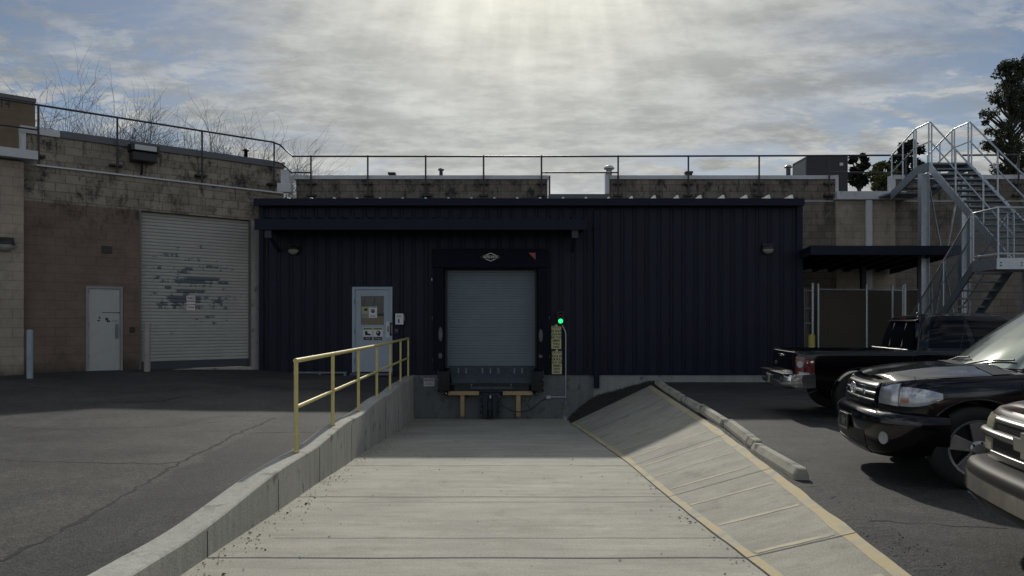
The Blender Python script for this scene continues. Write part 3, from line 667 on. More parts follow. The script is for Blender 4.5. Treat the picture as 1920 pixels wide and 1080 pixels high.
# personnel door, left
def left_door():
    t = lthing('personnel_door', 196, 'worn off-white metal door in the brown block wall at left', 'door', z=zd0)
    W = (U(231) - U(162)); H = zd1 - zd0; PT = M('door_cream_paint', (.36, .37, .355), .55, nz=.07, ns=3, spots=((.10, .10, .10), 5, .70, .74, (1, 1, 2.5)))
    FR = M('frame_cream_paint', (.24, .235, .22), .6, nz=.1, ns=4)
    m = MB(); f = .055
    m.box((-W / 2, -.02, 0), (-W / 2 + f, .12, H)); m.box((W / 2 - f, -.02, 0), (W / 2, .12, H)); m.box((-W / 2 + f, -.02, H - f), (W / 2 - f, .12, H)); m.build('frame', FR, t, local=True)
    m = MB(); m.box((-W / 2 + f + .004, .01, .012), (W / 2 - f - .004, .055, H - f - .004)); m.build('door_leaf', PT, t, local=True, bevel=.004)
    m = MB(); m.box((W / 2 - .16, -.004, .78), (W / 2 - .09, .009, 1.14)); m.box((W / 2 - .15, -.05, .86), (W / 2 - .13, -.004, 1.06)); m.build('handle', GALVD, t, local=True)
    m = MB(); m.box((-W / 2 + .01, -.06, -.02), (W / 2 - .01, .12, .01)); m.build('threshold', GALVD, t, local=True)
    m = MB()
    for z in (.3, 1.05, 1.85): m.tube([(-W / 2 + f, -.01, z), (-W / 2 + f, -.01, z + .11)], .012, 8)
    m.build('hinges', GALVD, t, local=True)
    m = MB()                                        # scuffs where a sign was torn off
    for (a, b, c, d_) in ((-.05, 1.40, .34, 1.415), (.02, 1.22, .08, 1.28), (.05, 1.18, .12, 1.22), (.16, 1.2, .3, 1.21), (-.15, 1.2, -.1, 1.23), (-.12, 1.26, -.09, 1.31), (.28, 1.39, .36, 1.40)): m.box((a, .004, b), (c, .0095, d_))
    m.build('tape_residue', BLACKP, t, local=True)
left_door()
m = MB(); t = lthing('switch_box', 247, 'tiny dark switch box on the brown wall right of the off-white door', 'box', z=ZL(247, 618)); m.box((-.04, -.05, -.06), (.05, 0, .06)); m.build('cover', BLACKP, t, local=True, bevel=.008)
m = MB(); m.lathe([(0, -.012), (.012, -.012), (.012, 0)], (0, -.05, 0), 'y', 10); m.build('button', GALVD, t, local=True)
m = MB(); t = lthing('vent_cover', 200, 'small rusty vent cover high on the brown wall above the off-white door', 'vent', z=ZL(200, 468)); m.box((-.12, -.02, -.09), (.12, 0, .09)); m.build('plate', M('rusty', (.06, .05, .045), .8, nz=.4, ns=9), t, local=True, bevel=.006)
m = MB()
for k in range(4): m.box((-.1, -.028, -.07 + k * .04), (.1, -.021, -.055 + k * .04))
m.build('slats', BLACKP, t, local=True)
# large roll-up door, left
def ribbed(m, x0, x1, z0, z1, y, pitch, depth=.018, axis='z'):
    """curved slats as one surface"""
    rows = []; z = z0; n = int(round((z1 - z0) / pitch)); p = (z1 - z0) / n
    for i in range(n):
        for k, o in ((0, 0), (.1, 1), (.35, 1.15), (.65, 1.15), (.9, 1), (.985, 0)): rows.append([Vector((x0, y - depth * o, z0 + (i + k) * p)), Vector((x1, y - depth * o, z0 + (i + k) * p))])
    rows.append([Vector((x0, y, z1)), Vector((x1, y, z1))]); m.grid(rows, False)
def chipped(name, c, under, mid):
    """paint with chips that follow the slats, concentrated around an old damage zone of the door"""
    def ex(nt, b, cur):
        N = nt.nodes.new; L = nt.links.new; tc = N('ShaderNodeTexCoord'); sp = N('ShaderNodeSeparateXYZ'); L(tc.outputs['Object'], sp.inputs[0])
        def mth(op, *a):
            n = N('ShaderNodeMath'); n.operation = op
            for i, v in enumerate(a):
                if isinstance(v, (int, float)): n.inputs[i].default_value = v
                else: L(v, n.inputs[i])
            return n.outputs[0]
        zq = mth('MULTIPLY', mth('FLOOR', mth('DIVIDE', mth('SUBTRACT', sp.outputs[2], .22), .083)), .083)
        def noise(xs, zs, z, sc, det, off):
            cb = N('ShaderNodeCombineXYZ'); L(mth('MULTIPLY', sp.outputs[0], xs), cb.inputs[0]); L(mth('MULTIPLY', z, zs), cb.inputs[2]); cb.inputs[1].default_value = off
            n = N('ShaderNodeTexNoise'); n.inputs['Scale'].default_value = sc; n.inputs['Detail'].default_value = det; n.inputs['Roughness'].default_value = .65; L(cb.outputs[0], n.inputs['Vector']); return n.outputs['Fac']
        row = noise(.75, 5.5, zq, 2.0, 5, 3.7); fine = noise(1, 3, sp.outputs[2], 9, 6, 1.1); big = noise(.8, 1.2, sp.outputs[2], 1.7, 3, 8.2)
        ax = mth('MULTIPLY', mth('SUBTRACT', sp.outputs[0], mid[0]), .62); az = mth('MULTIPLY', mth('SUBTRACT', sp.outputs[2], mid[2]), .95)
        ln = mth('SQRT', mth('ADD', mth('MULTIPLY', ax, ax), mth('MULTIPLY', az, az)))
        r = N('ShaderNodeMapRange'); L(ln, r.inputs[0]); r.inputs[1].default_value = .05; r.inputs[2].default_value = 1.3; r.inputs[3].default_value = .115; r.inputs[4].default_value = -.085
        v = mth('ADD', mth('ADD', mth('MULTIPLY', row, .62), mth('MULTIPLY', fine, .22)), mth('ADD', mth('MULTIPLY', big, .16), r.outputs[0]))
        q = N('ShaderNodeMapRange'); L(v, q.inputs[0]); q.inputs[1].default_value = .572; q.inputs[2].default_value = .584
        x = N('ShaderNodeMix'); x.data_type = 'RGBA'; L(q.outputs[0], x.inputs[0]); L(cur, x.inputs[6]); x.inputs[7].default_value = (*under, 1); L(x.outputs[2], b.inputs['Base Color'])
    return M(name, c, .6, nz=.08, ns=2, extra=ex)
def left_rollup():
    zb = ZL(365, 692) ; t = lthing('rollup_door', 366, 'tall cream roll-up door with flaked paint patches in the left building', 'door', z=zb)
    x0, x1 = U(261) - U(366), U(471) - U(366); H = zr1 - zb
    PT = chipped('chipped_cream', (.36, .355, .315), (.085, .10, .125), (-.05, 0, 2.15))
    m = MB(); ribbed(m, x0, x1, .22, H, .14, .083, .02); m.build('curtain', PT, t, local=True, fix=False)
    m = MB(); m.box((x0 + .1, .10, .02), (x1, .16, .22)); m.build('bottom_bar', M('bottom_bar', (.03, .035, .045), .5), t, local=True)
    m = MB(); m.box((x0, -.01, .0), (x0 + .05, .139, H)); m.build('guide', M('guide_paint', (.12, .115, .10), .6), t, local=True)
    m = MB(); m.box((x1 - .03, .02, .0), (x1, .139, H)); m.build('guide', MATS['guide_paint'], t, local=True)
    m = MB(); m.box((x0, -.05, -.25), (x1, .3, .012)); m.build('sill', CON_WALL, t, local=True)
    s = lthing('no_parking_sign', 360, 'small white no parking sign fixed on the cream roll-up door', 'sign', z=ZL(360, 568))
    WS = M('sign_white', (.66, .63, .60), .5); RS = M('sign_red', (.16, .03, .03), .6)
    m = MB(); m.box((-.105, .098, -.19), (.105, .105, .19)); m.build('panel', WS, s, local=True)
    for i, (tx, sz, z) in enumerate((('NO', .105, .125), ('PARKING', .05, .045), ('TOW AWAY', .042, -.04), ('ZONE', .06, -.115))): text_mesh('lettering', tx, sz, RS, s, (0, .094, z), bold=.001, local=True)
left_rollup()
# bollards
def bollard(px, py0, py1, wpx, d, label, mat):
    b = P(px, py1, d); h = (py1 - py0) * d / F; r = wpx * d / F / 2
    t = thing('bollard', (b.x, d, b.z), label, 'bollard', 'steel bollards at the buildings')
    m = MB(); m.tube([(0, 0, -.1), (0, 0, h - r * .6)], r, 18); m.build('post', mat, t, local=True)
    m = MB(); m.lathe([(r * 1.02, h - r * .6), (r * .95, h - r * .3), (r * .6, h - r * .05), (0, h)], (0, 0, 0), n=18); m.build('cap', mat, t, local=True)
bollard(56, 618, 703, 11, 15.9, 'pale grey bollard by the tan wall at far left', M('bollard_pale', (.27, .33, .36), .5, nz=.15, ns=4))
bollard(276, 604, 694, 11.5, 17.9, 'scuffed off-white bollard at the left side of the cream roll-up door', M('bollard_white', (.30, .29, .26), .6, nz=.15, ns=4, spots=((.05, .05, .05), 9, .62, .7, (1, 1, .5))))
# wall lamps
def wall_pack(t, s=1.):
    m = MB(); m.box((-.17 * s, -.06, -.1 * s), (.17 * s, 0, .16 * s)); m.build('back_box', BLACKP, t, local=True, bevel=.02)
    m = MB(); m.lathe([(.15 * s, -.001), (.19 * s, -.02), (.19 * s, -.07)], (0, -.06, 0), 'y', 16); 
    m = MB(); rows = []
    for i in range(7):
        a = math.pi / 2 * i / 6; rows.append([Vector((.175 * s * math.cos(R(180 * k / 16)) * math.cos(a * .98), -.061 - .13 * s * math.sin(a), -.02 * s - .15 * s * math.sin(R(180 * k / 16)) * math.cos(a * .98))) for k in range(17)])
    m.grid(rows); m.build('lens', M('lamp_lens', (.30, .28, .24), .25), t, local=True, weld=True)
    m = MB(); rows = []
    for i in range(7):
        a = math.pi / 2 * i / 6; rows.append([Vector((.19 * s * math.cos(R(180 * k / 16)) * math.cos(a * .98), -.061 - .14 * s * math.sin(a), -.018 * s + .15 * s * math.sin(R(180 * k / 16)) * math.cos(a * .98))) for k in range(17)])
    m.grid(rows); m.build('hood', BLACKP, t, local=True, weld=True)
t = lthing('wall_lamp', 8, 'rounded black wall lamp on the tan wall at the far left edge', 'lamp', 'rounded wall lamps', z=ZL(8, 459)); t.location += Vector((LD.y, -LD.x, 0)) * .18
wall_pack(t, .95)
# ------------------------------------------------------------------ navy dock building (front plane y = 20)
YN = 20.0
def XN(px, d=YN): return (px - 960) * d / F
def ZN(py, d=YN): return EYE - (py - HOR) * d / F
nb = thing('dock_building', (3, YN, 0), 'long dark navy ribbed metal building with the loading dock in the middle', 'building')
xl, xr = XN(491), XN(1497); ztop = ZN(386)
D0, D1, DT = XN(661), XN(736), ZN(538)
K0, K1, KT = XN(835), XN(1006), ZN(506); ZF = ZN(703)
def nwall():
    m = MB()
    for (a, b, z0, z1) in ((xl, D0, .0, ztop), (D0, D1, DT, ztop), (D1, XN(781), .0, ztop), (XN(781), K0, ZF, ztop), (K0, K1, KT, ztop), (K1, xr, ZF, ztop)):
        m.box((a, YN, z0), (b, YN + .12, z1))
    x = xl + .12
    pitch = .332
    while x < xr - .05:
        segs = [(0. if x < XN(781) else ZF, ztop)]
        if D0 - .09 < x < D1 + .09: segs = [(DT + .05, ztop)]
        if XN(812) < x < XN(1025): segs = [(ZN(468), ztop)]
        for z0, z1 in segs:
            for dx in (-.045, .045):
                m.add([(x + dx - .022, YN, z0), (x + dx - .010, YN - .018, z0), (x + dx + .010, YN - .018, z0), (x + dx + .022, YN, z0), (x + dx - .022, YN, z1), (x + dx - .010, YN - .018, z1), (x + dx + .010, YN - .018, z1), (x + dx + .022, YN, z1)],
                      [(0, 1, 5, 4), (1, 2, 6, 5), (2, 3, 7, 6), (0, 3, 2, 1)])
        x += pitch
    return m.build('wall', NAVY, nb)
nwall()
part('side_wall', NAVY, nb, [((xr, YN - .001, -.1), (xr + .1, YM - .002, ztop)), ((xl - .05, YN + .001, -.1), (xl, YM - .002, ztop))])
part('corner_trim', NAVY2, nb, [((xl - .06, YN - .045, -.05), (xl + .06, YN - .002, ztop)), ((xr - .06, YN - .045, ZF), (xr + .101, YN - .002, ztop))])
part('base_trim', NAVY2, nb, [((XN(781), YN - .05, ZF), (K0 - .4, YN - .001, ZF + .05)), ((K1 + .4, YN - .05, ZF), (xr + .1, YN - .001, ZF + .05))])
# roof: low slope falling to the back with standing seams
fx0, fx1 = XN(482), XN(1501)
zf0, zf1 = ZN(386, 19.8), ZN(373, 19.8)
part('fascia', NAVY2, nb, [((fx0, 19.72, zf0), (fx1, 19.80, zf1)), ((fx0, 19.801, zf0 + .06), (fx0 + .08, YM - .2, zf1)), ((fx1 - .08, 19.801, zf0 + .06), (fx1, YM - .2, zf1))])
part('soffit', NAVY2, nb, [((fx0 + .081, 19.801, zf0 + .02), (fx1 - .081, 20.0, zf0 + .05))])
m = MB(); m.prism([(fx0 + .05, 19.74, zf1 + .006), (fx0 + .05, YM - .002, zf1 - .02), (fx0 + .05, YM - .002, zf1 - .08), (fx0 + .05, 19.74, zf1 - .06)], (fx1 - fx0 - .1, 0, 0)); m.build('roof', NAVY2, nb)
SEAM = M('seam_metal', (.80, .80, .74), .4, metal=.1)  # near-white colour stands in for sun glints along the roof seams
m = MB(); x = XN(540, 19.75)
while x < fx1 - .2:
    h_ = interp([(XN(900), .035), (XN(1160), .055), (XN(1220), .095), (XN(1500), .11)], x)
    m.add([(x - .04, 19.76, zf1 + .005), (x + .04, 19.76, zf1 + .005), (x + .018, 19.76, zf1 + h_), (x - .018, 19.76, zf1 + h_), (x - .04, YM - .2, zf1 - .02), (x + .04, YM - .2, zf1 - .02), (x + .018, YM - .2, zf1 + h_ - .025), (x - .018, YM - .2, zf1 + h_ - .025)],
          [(0, 1, 2, 3), (1, 5, 6, 2), (3, 2, 6, 7), (0, 3, 7, 4)]); x += .612
m.build('roof_seams', SEAM, nb)
# foundation
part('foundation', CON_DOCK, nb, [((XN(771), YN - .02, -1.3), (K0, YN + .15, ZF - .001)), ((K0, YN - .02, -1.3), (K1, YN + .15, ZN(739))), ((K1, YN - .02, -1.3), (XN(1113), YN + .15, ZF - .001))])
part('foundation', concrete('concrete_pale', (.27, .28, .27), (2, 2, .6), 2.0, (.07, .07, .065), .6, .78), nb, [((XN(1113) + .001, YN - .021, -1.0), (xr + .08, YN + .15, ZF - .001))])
part('door_reveal', BLACKP, nb, [((K0 - .02, YN + .121, ZN(739)), (K0, YN + .5, KT)), ((K1, YN + .121, ZN(739)), (K1 + .02, YN + .5, KT)), ((K0, YN + .121, KT), (K1, YN + .5, KT + .04)), ((K0, YN + .3, ZN(739) - .3), (K1, YN + .5, ZN(686)))])
# lower canopy over the dock
cx0, cx1 = XN(478, 19), XN(1101, 19)
cn = thing('dock_canopy', ((cx0 + cx1) / 2, YN, ZN(432, 19)), 'long navy lean-to canopy over the dock and personnel door', 'canopy')
z0c, z1c = ZN(431, 19), ZN(411, 19)
m = MB(); m.box((cx0, 18.95, z0c), (cx1, 19.02, z1c)); m.build('fascia', NAVY2, cn)
m = MB(); m.prism([(cx0, 18.97, z1c + .002), (cx0, YN - .035, z1c + .13), (cx0, YN - .035, z1c + .10), (cx0, 19.021, z1c - .03)], (cx1 - cx0, 0, 0)); m.build('roof_sheet', NAVY2, cn)
part('side_beam', NAVY2, cn, [((cx0 + .05, 19.021, z0c + .04), (cx0 + .11, YN - .04, z1c - .035)), ((cx1 - .11, 19.021, z0c + .04), (cx1 - .05, YN - .04, z1c - .035))])
m = MB(); x = cx0 + .15
while x < cx1: m.prism([(x - .03, 18.96, z1c + .002), (x + .03, 18.96, z1c + .002), (x + .012, 18.96, z1c + .045), (x - .012, 18.96, z1c + .045)], (0, 1.0, .13)); x += .335
m.build('roof_seams', NAVY2, cn)
for px in (503, 1078):
    m = MB(); m.box((XN(px, 19.05) - .085, 19.03, z0c - .2), (XN(px, 19.05) + .085, 19.13, z0c - .001)); m.bar((XN(px, 19.05), 19.1, z0c - .13), (XN(px, 19.05), YN - .02, z0c - .45), .06, .08); m.build('bracket', M('bracket_paint', (.022, .022, .04), .5), cn)
t = thing('downspout', (XN(1117.5), YN - .1, ZN(727)), 'dark navy square downspout to the right of the dock canopy', 'downspout')
m = MB(); m.box((XN(1113), YN - .12, ZN(727)), (XN(1123), YN - .032, ZN(396))); m.build('pipe', NAVY2, t)
m = MB()
for z in (ZN(690), ZN(560), ZN(430)): m.box((XN(1111), YN - .13, z), (XN(1125), YN - .031, z + .04))
m.build('straps', NAVY2, t)
# wall lamps
for px, py, lab in ((552, 468, 'wall lamp under the navy canopy, up and left of the grey door'), (1438, 467, 'wall lamp high on the right end of the navy wall')):
    t = thing('wall_lamp', (XN(px), YN - .03, ZN(py)), lab, 'lamp', 'rounded wall lamps'); wall_pack(t, .85)
# personnel door
def navy_door():
    x0, x1, z0, z1 = D0, D1, ZN(698), DT; y = YN
    t = thing('personnel_door', ((x0 + x1) / 2, y, z0), 'light grey metal door with window, notices and safety placards in the navy wall', 'door')
    DP = M('door_grey_paint', (.31, .36, .42), .45, nz=.06, ns=3); f = .07
    m = MB(); m.box((x0, y - .05, z0), (x0 + f, y + .1, z1)); m.box((x1 - f, y - .05, z0), (x1, y + .1, z1)); m.box((x0 + f, y - .05, z1 - f), (x1 - f, y + .1, z1)); m.build('frame', DP, t)
    a0, a1 = x0 + f + .005, x1 - f - .005; l0, l1 = z0 + .015, z1 - f - .005
    w0, w1, wz0, wz1 = XN(677), XN(720), ZN(609), ZN(555)
    m = MB(); yy = y - .02
    m.box((a0, yy, l0), (w0, y + .03, l1)); m.box((w1, yy, l0), (a1, y + .03, l1)); m.box((w0, yy, l0), (w1, y + .03, wz0)); m.box((w0, yy, wz1), (w1, y + .03, l1)); leaf = m.build('door_leaf', DP, t)
    m = MB(); m.box((w0, y + .0, wz0), (w1, y + .01, wz1)); m.build('window', M('door_glass', (.02, .022, .02), .12, spec=.6), t)
    CB = M('cardboard', (.20, .165, .11), .85, nz=.1, ns=5); PW = M('paper_white', (.62, .62, .62), .7); PYl = M('paper_yellow', (.36, .34, .20), .7); INK = M('ink_black', (.015, .015, .017), .6); BL = M('ink_blue', (.03, .08, .22), .6)
    m = MB(); m.box((w0 + .01, y - .006, wz0 + .005), (w1 - .005, y - .001, wz0 + .24)); m.build('cardboard', CB, t)
    m = MB(); m.box((w0 + .26, y - .006, wz0 + .241), (w1 - .005, y - .001, wz0 + .3)); m.tube([(w0 + .1, y - .004, wz1 - .08), (w0 + .07, y - .004, wz1 - .2), (w0 + .09, y - .004, wz1 - .28)], .006, 6); m.tube([(w0 + .38, y - .004, wz1 - .03), (w0 + .36, y - .004, wz1 - .2), (w0 + .33, y - .004, wz1 - .27)], .006, 6); m.build('tape', INK, t)
    g = M('glass_frame', (.18, .16, .11), .6); m = MB(); m.box((w0 + .005, y - .008, wz1 - .012), (w1, y - .001, wz1 - .002)); m.build('window_bead', g, t)
    # two notices on the glass
    nx, nz0, nz1 = XN(678), ZN(596), ZN(575)
    m = MB(); m.box((nx, y - .012, nz0), (nx + .20, y - .008, nz1)); n1 = m.build('notice', PYl, t)
    m = MB(); m.box((nx + .201, y - .012, nz0), (nx + .42, y - .008, nz1)); n2 = m.build('notice', PW, t)
    m = MB(); m.lathe([(.0, 0), (.055, 0), (.055, -.002), (.0, -.002)], (nx + .31, y - .0125, nz1 - .12), 'y', 20); m.box((nx + .22, y - .0135, nz1 - .03), (nx + .40, y - .0125, nz1 - .015))
    for k in range(4): m.box((nx + .23, y - .0135, nz0 + .02 + k * .018), (nx + .39, y - .0125, nz0 + .026 + k * .018))
    m.build('print', M('ink_grey', (.12, .12, .13), .6), n2)
    m = MB(); m.prism([(nx + .05, y - .0125, nz1 - .10), (nx + .15, y - .0125, nz1 - .12), (nx + .17, y - .0125, nz1 - .05), (nx + .10, y - .0125, nz1 - .04)], (0, -.001, 0))
    m.build('print', INK, n1)
    m = MB(); m.box((nx + .01, y - .0135, nz0 + .01), (nx + .19, y - .0125, nz0 + .11)); m.build('text_block', M('notice_grey', (.2, .24, .22), .7), n1)
    # safety placards
    for i, px in enumerate((690, 709)):
        cx = XN(px); zb, zt_ = ZN(638), ZN(614); pw = .125
        m = MB(); m.box((cx - pw, yy - .006, zb), (cx + pw, yy - .001, zt_)); pl = m.build('placard', PW, t)
        m = MB(); m.box((cx - pw + .008, yy - .008, zb + .006), (cx + pw - .008, yy - .0065, zb + .095)); m.build('black_band', INK, pl)
        m = MB(); m.box((cx - pw + .008, yy - .008, zt_ - .06), (cx + pw - .008, yy - .0065, zt_ - .008)); m.build('yellow_band', M('band_yellow', (.33, .34, .06), .6), pl)
        text_mesh('lettering', 'CAUTION', .042, INK, pl, (cx + .02, yy - .009, zt_ - .034), bold=.001)
        text_mesh('lettering', ('SAFETY SHOES\nREQUIRED', 'HEARING AND EYE\nPROTECTION')[i], .024, PW, pl, (cx, yy - .009, zb + .05))
        m = MB()
        m.prism([(cx - .11, yy - .0065, zt_ - .055), (cx - .07, yy - .0065, zt_ - .055), (cx - .09, yy - .0065, zt_ - .018)], (0, -.0015, 0))
        if i == 0: m.prism([(cx - .075, yy - .0065, zt_ - .10), (cx - .02, yy - .0065, zt_ - .09), (cx + .0, yy - .0065, zt_ - .155), (cx + .085, yy - .0065, zt_ - .185), (cx + .085, yy - .0065, zt_ - .215), (cx - .08, yy - .0065, zt_ - .21)], (0, -.0015, 0))
        else:
            m.lathe([(0, 0), (.062, 0), (.062, -.0015), (0, -.0015)], (cx + .01, yy - .0065, zt_ - .145), 'y', 18); m.box((cx - .02, yy - .008, zt_ - .225), (cx + .06, yy - .0066, zt_ - .19))
        m.build('symbol', INK, pl)
        if i == 1:
            m = MB(); m.lathe([(0, 0), (.024, 0), (.024, -.001), (0, -.001)], (cx - .005, yy - .0085, zt_ - .135), 'y', 14); m.build('symbol_detail', PW, pl)
    m = MB(); m.box((XN(724), yy - .012, ZN(633)), (XN(731.5), yy - .001, ZN(603))); m.build('lock_plate', M('plate_white', (.5, .5, .5), .35, metal=.2), t)
    m = MB(); hx = XN(733.5); m.tube([(hx, yy - .012, ZN(607)), (hx, yy - .07, ZN(608)), (hx, yy - .07, ZN(626)), (hx, yy - .012, ZN(627))], .016, 8); m.box((hx - .03, yy - .04, ZN(608)), (hx + .03, yy - .002, ZN(605))); m.box((hx - .03, yy - .04, ZN(629)), (hx + .03, yy - .002, ZN(626))); m.build('handle', INK, t)
    m = MB(); m.box((XN(727), yy - .016, ZN(622)), (XN(729), yy - .0125, ZN(612))); m.build('lock_slot', INK, t)
    m = MB()
    for z in (z0 + .25, z0 + 1.05, z0 + 1.85): m.tube([(x0 + f, y - .055, z), (x0 + f, y - .055, z + .12)], .012, 8)
    m.build('hinges', GALVD, t)
    m = MB(); m.box((x0 - .03, y - .22, z0 - .07), (x1 + .03, y - .051, z0 - .01)); m.build('threshold', M('thr', (.10, .11, .12), .5), t)
navy_door()
t = thing('notice_box', (XN(750), YN - .03, ZN(609)), 'white dispenser box with blue mark on the navy wall right of the grey door', 'box')
m = MB(); m.box((XN(742.5), YN - .13, ZN(608.5)), (XN(757.5), YN - .031, ZN(588))); m.build('case', MATS['paper_white'], t, bevel=.012)
m = MB(); m.box((XN(747.5), YN - .134, ZN(605.5)), (XN(750.5), YN - .1305, ZN(598))); m.build('blue_mark', MATS['ink_blue'], t)
m = MB(); 
for k in range(3): m.box((XN(745), YN - .134, ZN(591.5 + k * 1.8)), (XN(754), YN - .1305, ZN(590.9 + k * 1.8)))
m.build('print', MATS['ink_grey'], t)
m = MB(); m.box((XN(758), YN - .1, ZN(601)), (XN(760), YN - .031, ZN(592))); m.build('side_clip', MATS['cardboard'], t)
t = thing('keypad', (XN(744), YN - .03, ZN(625)), 'small dark keypad on the navy wall below the white dispenser box', 'keypad')
m = MB(); m.box((XN(740), YN - .08, ZN(626)), (XN(748), YN - .031, ZN(616))); m.build('case', BLACKP, t, bevel=.01)
m = MB(); m.box((XN(742), YN - .085, ZN(621)), (XN(746), YN - .0805, ZN(618))); m.build('display', MATS['ink_grey'], t)
# low steel plates lying by the foot of the wall, left of the door
t = thing('metal_bench_frame', (XN(600), 19.6, .18), 'low grey metal channel on short feet at the foot of the navy wall', 'metal rail')
m = MB(); m.box((XN(550, 19.6), 19.55, ZN(700, 19.6)), (XN(650, 19.6), 19.68, ZN(697, 19.6))); m.build('channel', GALVD, t)
for px in (553, 600, 647): m = MB(); m.box((XN(px, 19.6) - .03, 19.57, .14), (XN(px, 19.6) + .03, 19.66, ZN(700, 19.6) - .001)); m.build('foot', GALVD, t)
# ------------------------------------------------------------------ loading dock
zb_door, yD = ZN(688), YN + .16
dk = thing('dock_door', (XN(920), yD, zb_door), 'blue-grey ribbed roll-up dock door in the navy building', 'door')
m = MB(); ribbed(m, K0 + .0, K1, ZN(688), KT, yD, .071, .014); m.build('curtain', M('dock_door_paint', (.145, .18, .20), .5, nz=.08, ns=1.5), dk, fix=False)
m = MB(); m.box((K0, yD - .05, ZN(690.5)), (K1, yD - .02, ZN(686))); m.build('bottom_bar', M('dock_bottom_bar', (.09, .12, .14), .5), dk)
m = MB()
for px in (812, 1018): pass
m.box((K0, YN - .02, ZN(690)), (K0 + .045, yD - .051, KT)); m.box((K1 - .045, YN - .02, ZN(690)), (K1, yD - .051, KT)); m.build('guides', BLACKP, dk)
PAD = M('dock_pad_vinyl', (.006, .0075, .014), .7, spec=.12, nz=.2, ns=5, bump=.2, bs=8)
sh = thing('dock_seal', (XN(920), YN, ZN(690)), 'black vinyl foam dock seal framing the blue-grey door', 'dock seal')
m = MB(); m.prism([(XN(812), YN - .03, ZN(694)), (XN(835), YN - .03, ZN(694)), (XN(833), YN - .28, ZN(694)), (XN(814), YN - .28, ZN(694))], (0, 0, ZN(504) - ZN(694))); m.build('side_pad', PAD, sh)
m = MB(); m.prism([(XN(1006), YN - .03, ZN(694)), (XN(1027), YN - .03, ZN(694)), (XN(1026), YN - .28, ZN(694)), (XN(1008), YN - .28, ZN(694))], (0, 0, ZN(504) - ZN(694))); m.build('side_pad', PAD, sh)
m = MB(); m.box((XN(812), YN - .3, ZN(503.5)), (XN(1027), YN - .031, ZN(468))); m.build('head_pad', PAD, sh, bevel=.03)
WRN = M('wear_patch', (.10, .105, .11), .7, nz=.3, ns=12)
for px, py0, py1 in ((826.5, 640, 613), (826, 672, 662), (1014.5, 641, 617), (1014, 671, 665)):
    m = MB(); a, b = XN(px - 4.2, 19.72), XN(px + 3.2, 19.72); c, d_ = ZN(py0, 19.72), ZN(py1, 19.72); mx_ = (a + b) / 2; n = 12
    m.prism([(mx_ + (b - a) / 2 * math.cos(2 * math.pi * k / n), YN - .2835, (c + d_) / 2 + (d_ - c) / 2 * math.sin(2 * math.pi * k / n)) for k in range(n)], (0, .003, 0)); m.build('wear_patch', WRN, sh)
m = MB(); q = 19.69; m.prism([(XN(991, q), q - .005, ZN(474, q)), (XN(1004, q), q - .005, ZN(474, q)), (XN(1004, q), q - .005, ZN(487, q))], (0, .003, 0)); m.build('red_corner_tag', M('tag_red', (.30, .07, .07), .6), sh)
LOGO = M('logo_white', (.6, .58, .5), .5); q = 19.68
lg = thing('emblem', (XN(920, q), q, ZN(482, q)), 'pale diamond maker emblem on the black pad above the dock door', 'emblem')
def diamond(m, w_, h_, t_, y):
    o = [(-w_, 0), (0, h_), (w_, 0), (0, -h_)]; s = [(-w_ + t_ * 2.6, 0), (0, h_ - t_), (w_ - t_ * 2.6, 0), (0, -h_ + t_)]
    c = Vector((XN(920, q), 0, ZN(482, q)))
    for k in range(4):
        a, b, b2, a2 = o[k], o[(k + 1) % 4], s[(k + 1) % 4], s[k]; m.prism([c + Vector((p[0], y, p[1])) for p in (a, b, b2, a2)], (0, .004, 0))
m = MB(); diamond(m, .27, .115, .02, q - .008); m.build('diamond', LOGO, lg)
m = MB(); m.prism([(XN(920, q) + a, q - .012, ZN(482, q) + b) for a, b in ((-.28, 0), (-.2, .05), (.2, .05), (.28, 0), (.2, -.05), (-.2, -.05))], (0, .003, 0)); m.build('name_band', BLACKP, lg)
text_mesh('lettering', 'RITE-HITE', .092, LOGO, lg, (XN(920, q), q - .0135, ZN(482, q)), bold=.002, sx=.95)
# leveller face below the door
lv = thing('dock_leveller', (XN(920), 19.7, ZN(738)), 'dark edge-of-dock leveller plate with lugs under the dock door', 'dock leveller')
DKS = M('dark_steel', (.028, .034, .04), .5, metal=.4, nz=.3, ns=8); q = 19.75
m = MB(); m.prism([(XN(840, q), YN + .11, ZN(686)), (XN(1004, q), YN + .11, ZN(686)), (XN(996, q), q, ZN(717, q)), (XN(848, q), q, ZN(717, q))], (0, -.02, -.02)); m.build('lip_plate', M('lip_steel', (.055, .07, .08), .5, metal=.4, nz=.2, ns=8), lv)
m = MB()
for px in (860, 874.5, 904.5, 919.5, 934.5, 964.5, 979): a = XN(px, 19.85); m.box((a - .018, 19.80, ZN(700, 19.8)), (a + .018, 19.84, ZN(690, 19.8))); m.tube([(a, 19.78, ZN(690, 19.8)), (a, 19.78, ZN(693, 19.8))], .022, 8)
m.build('lugs', GALVD, lv)
m = MB(); m.box((XN(842, q), q + .02, ZN(722, q)), (XN(1000, q), YN - .021, ZN(718, q))); m.box((XN(852, q), q + .05, ZN(736, q)), (XN(992, q), YN - .021, ZN(722.5, q))); m.build('frame_beam', DKS, lv)
m = MB()
for px in (884, 958): a = XN(px, 19.7); m.tube([(a, 19.7, ZN(724, 19.7)), (a, 19.7, ZN(719.5, 19.7))], .02, 8)
m.build('pins', M('pin_paint', (.22, .12, .10), .6), lv)
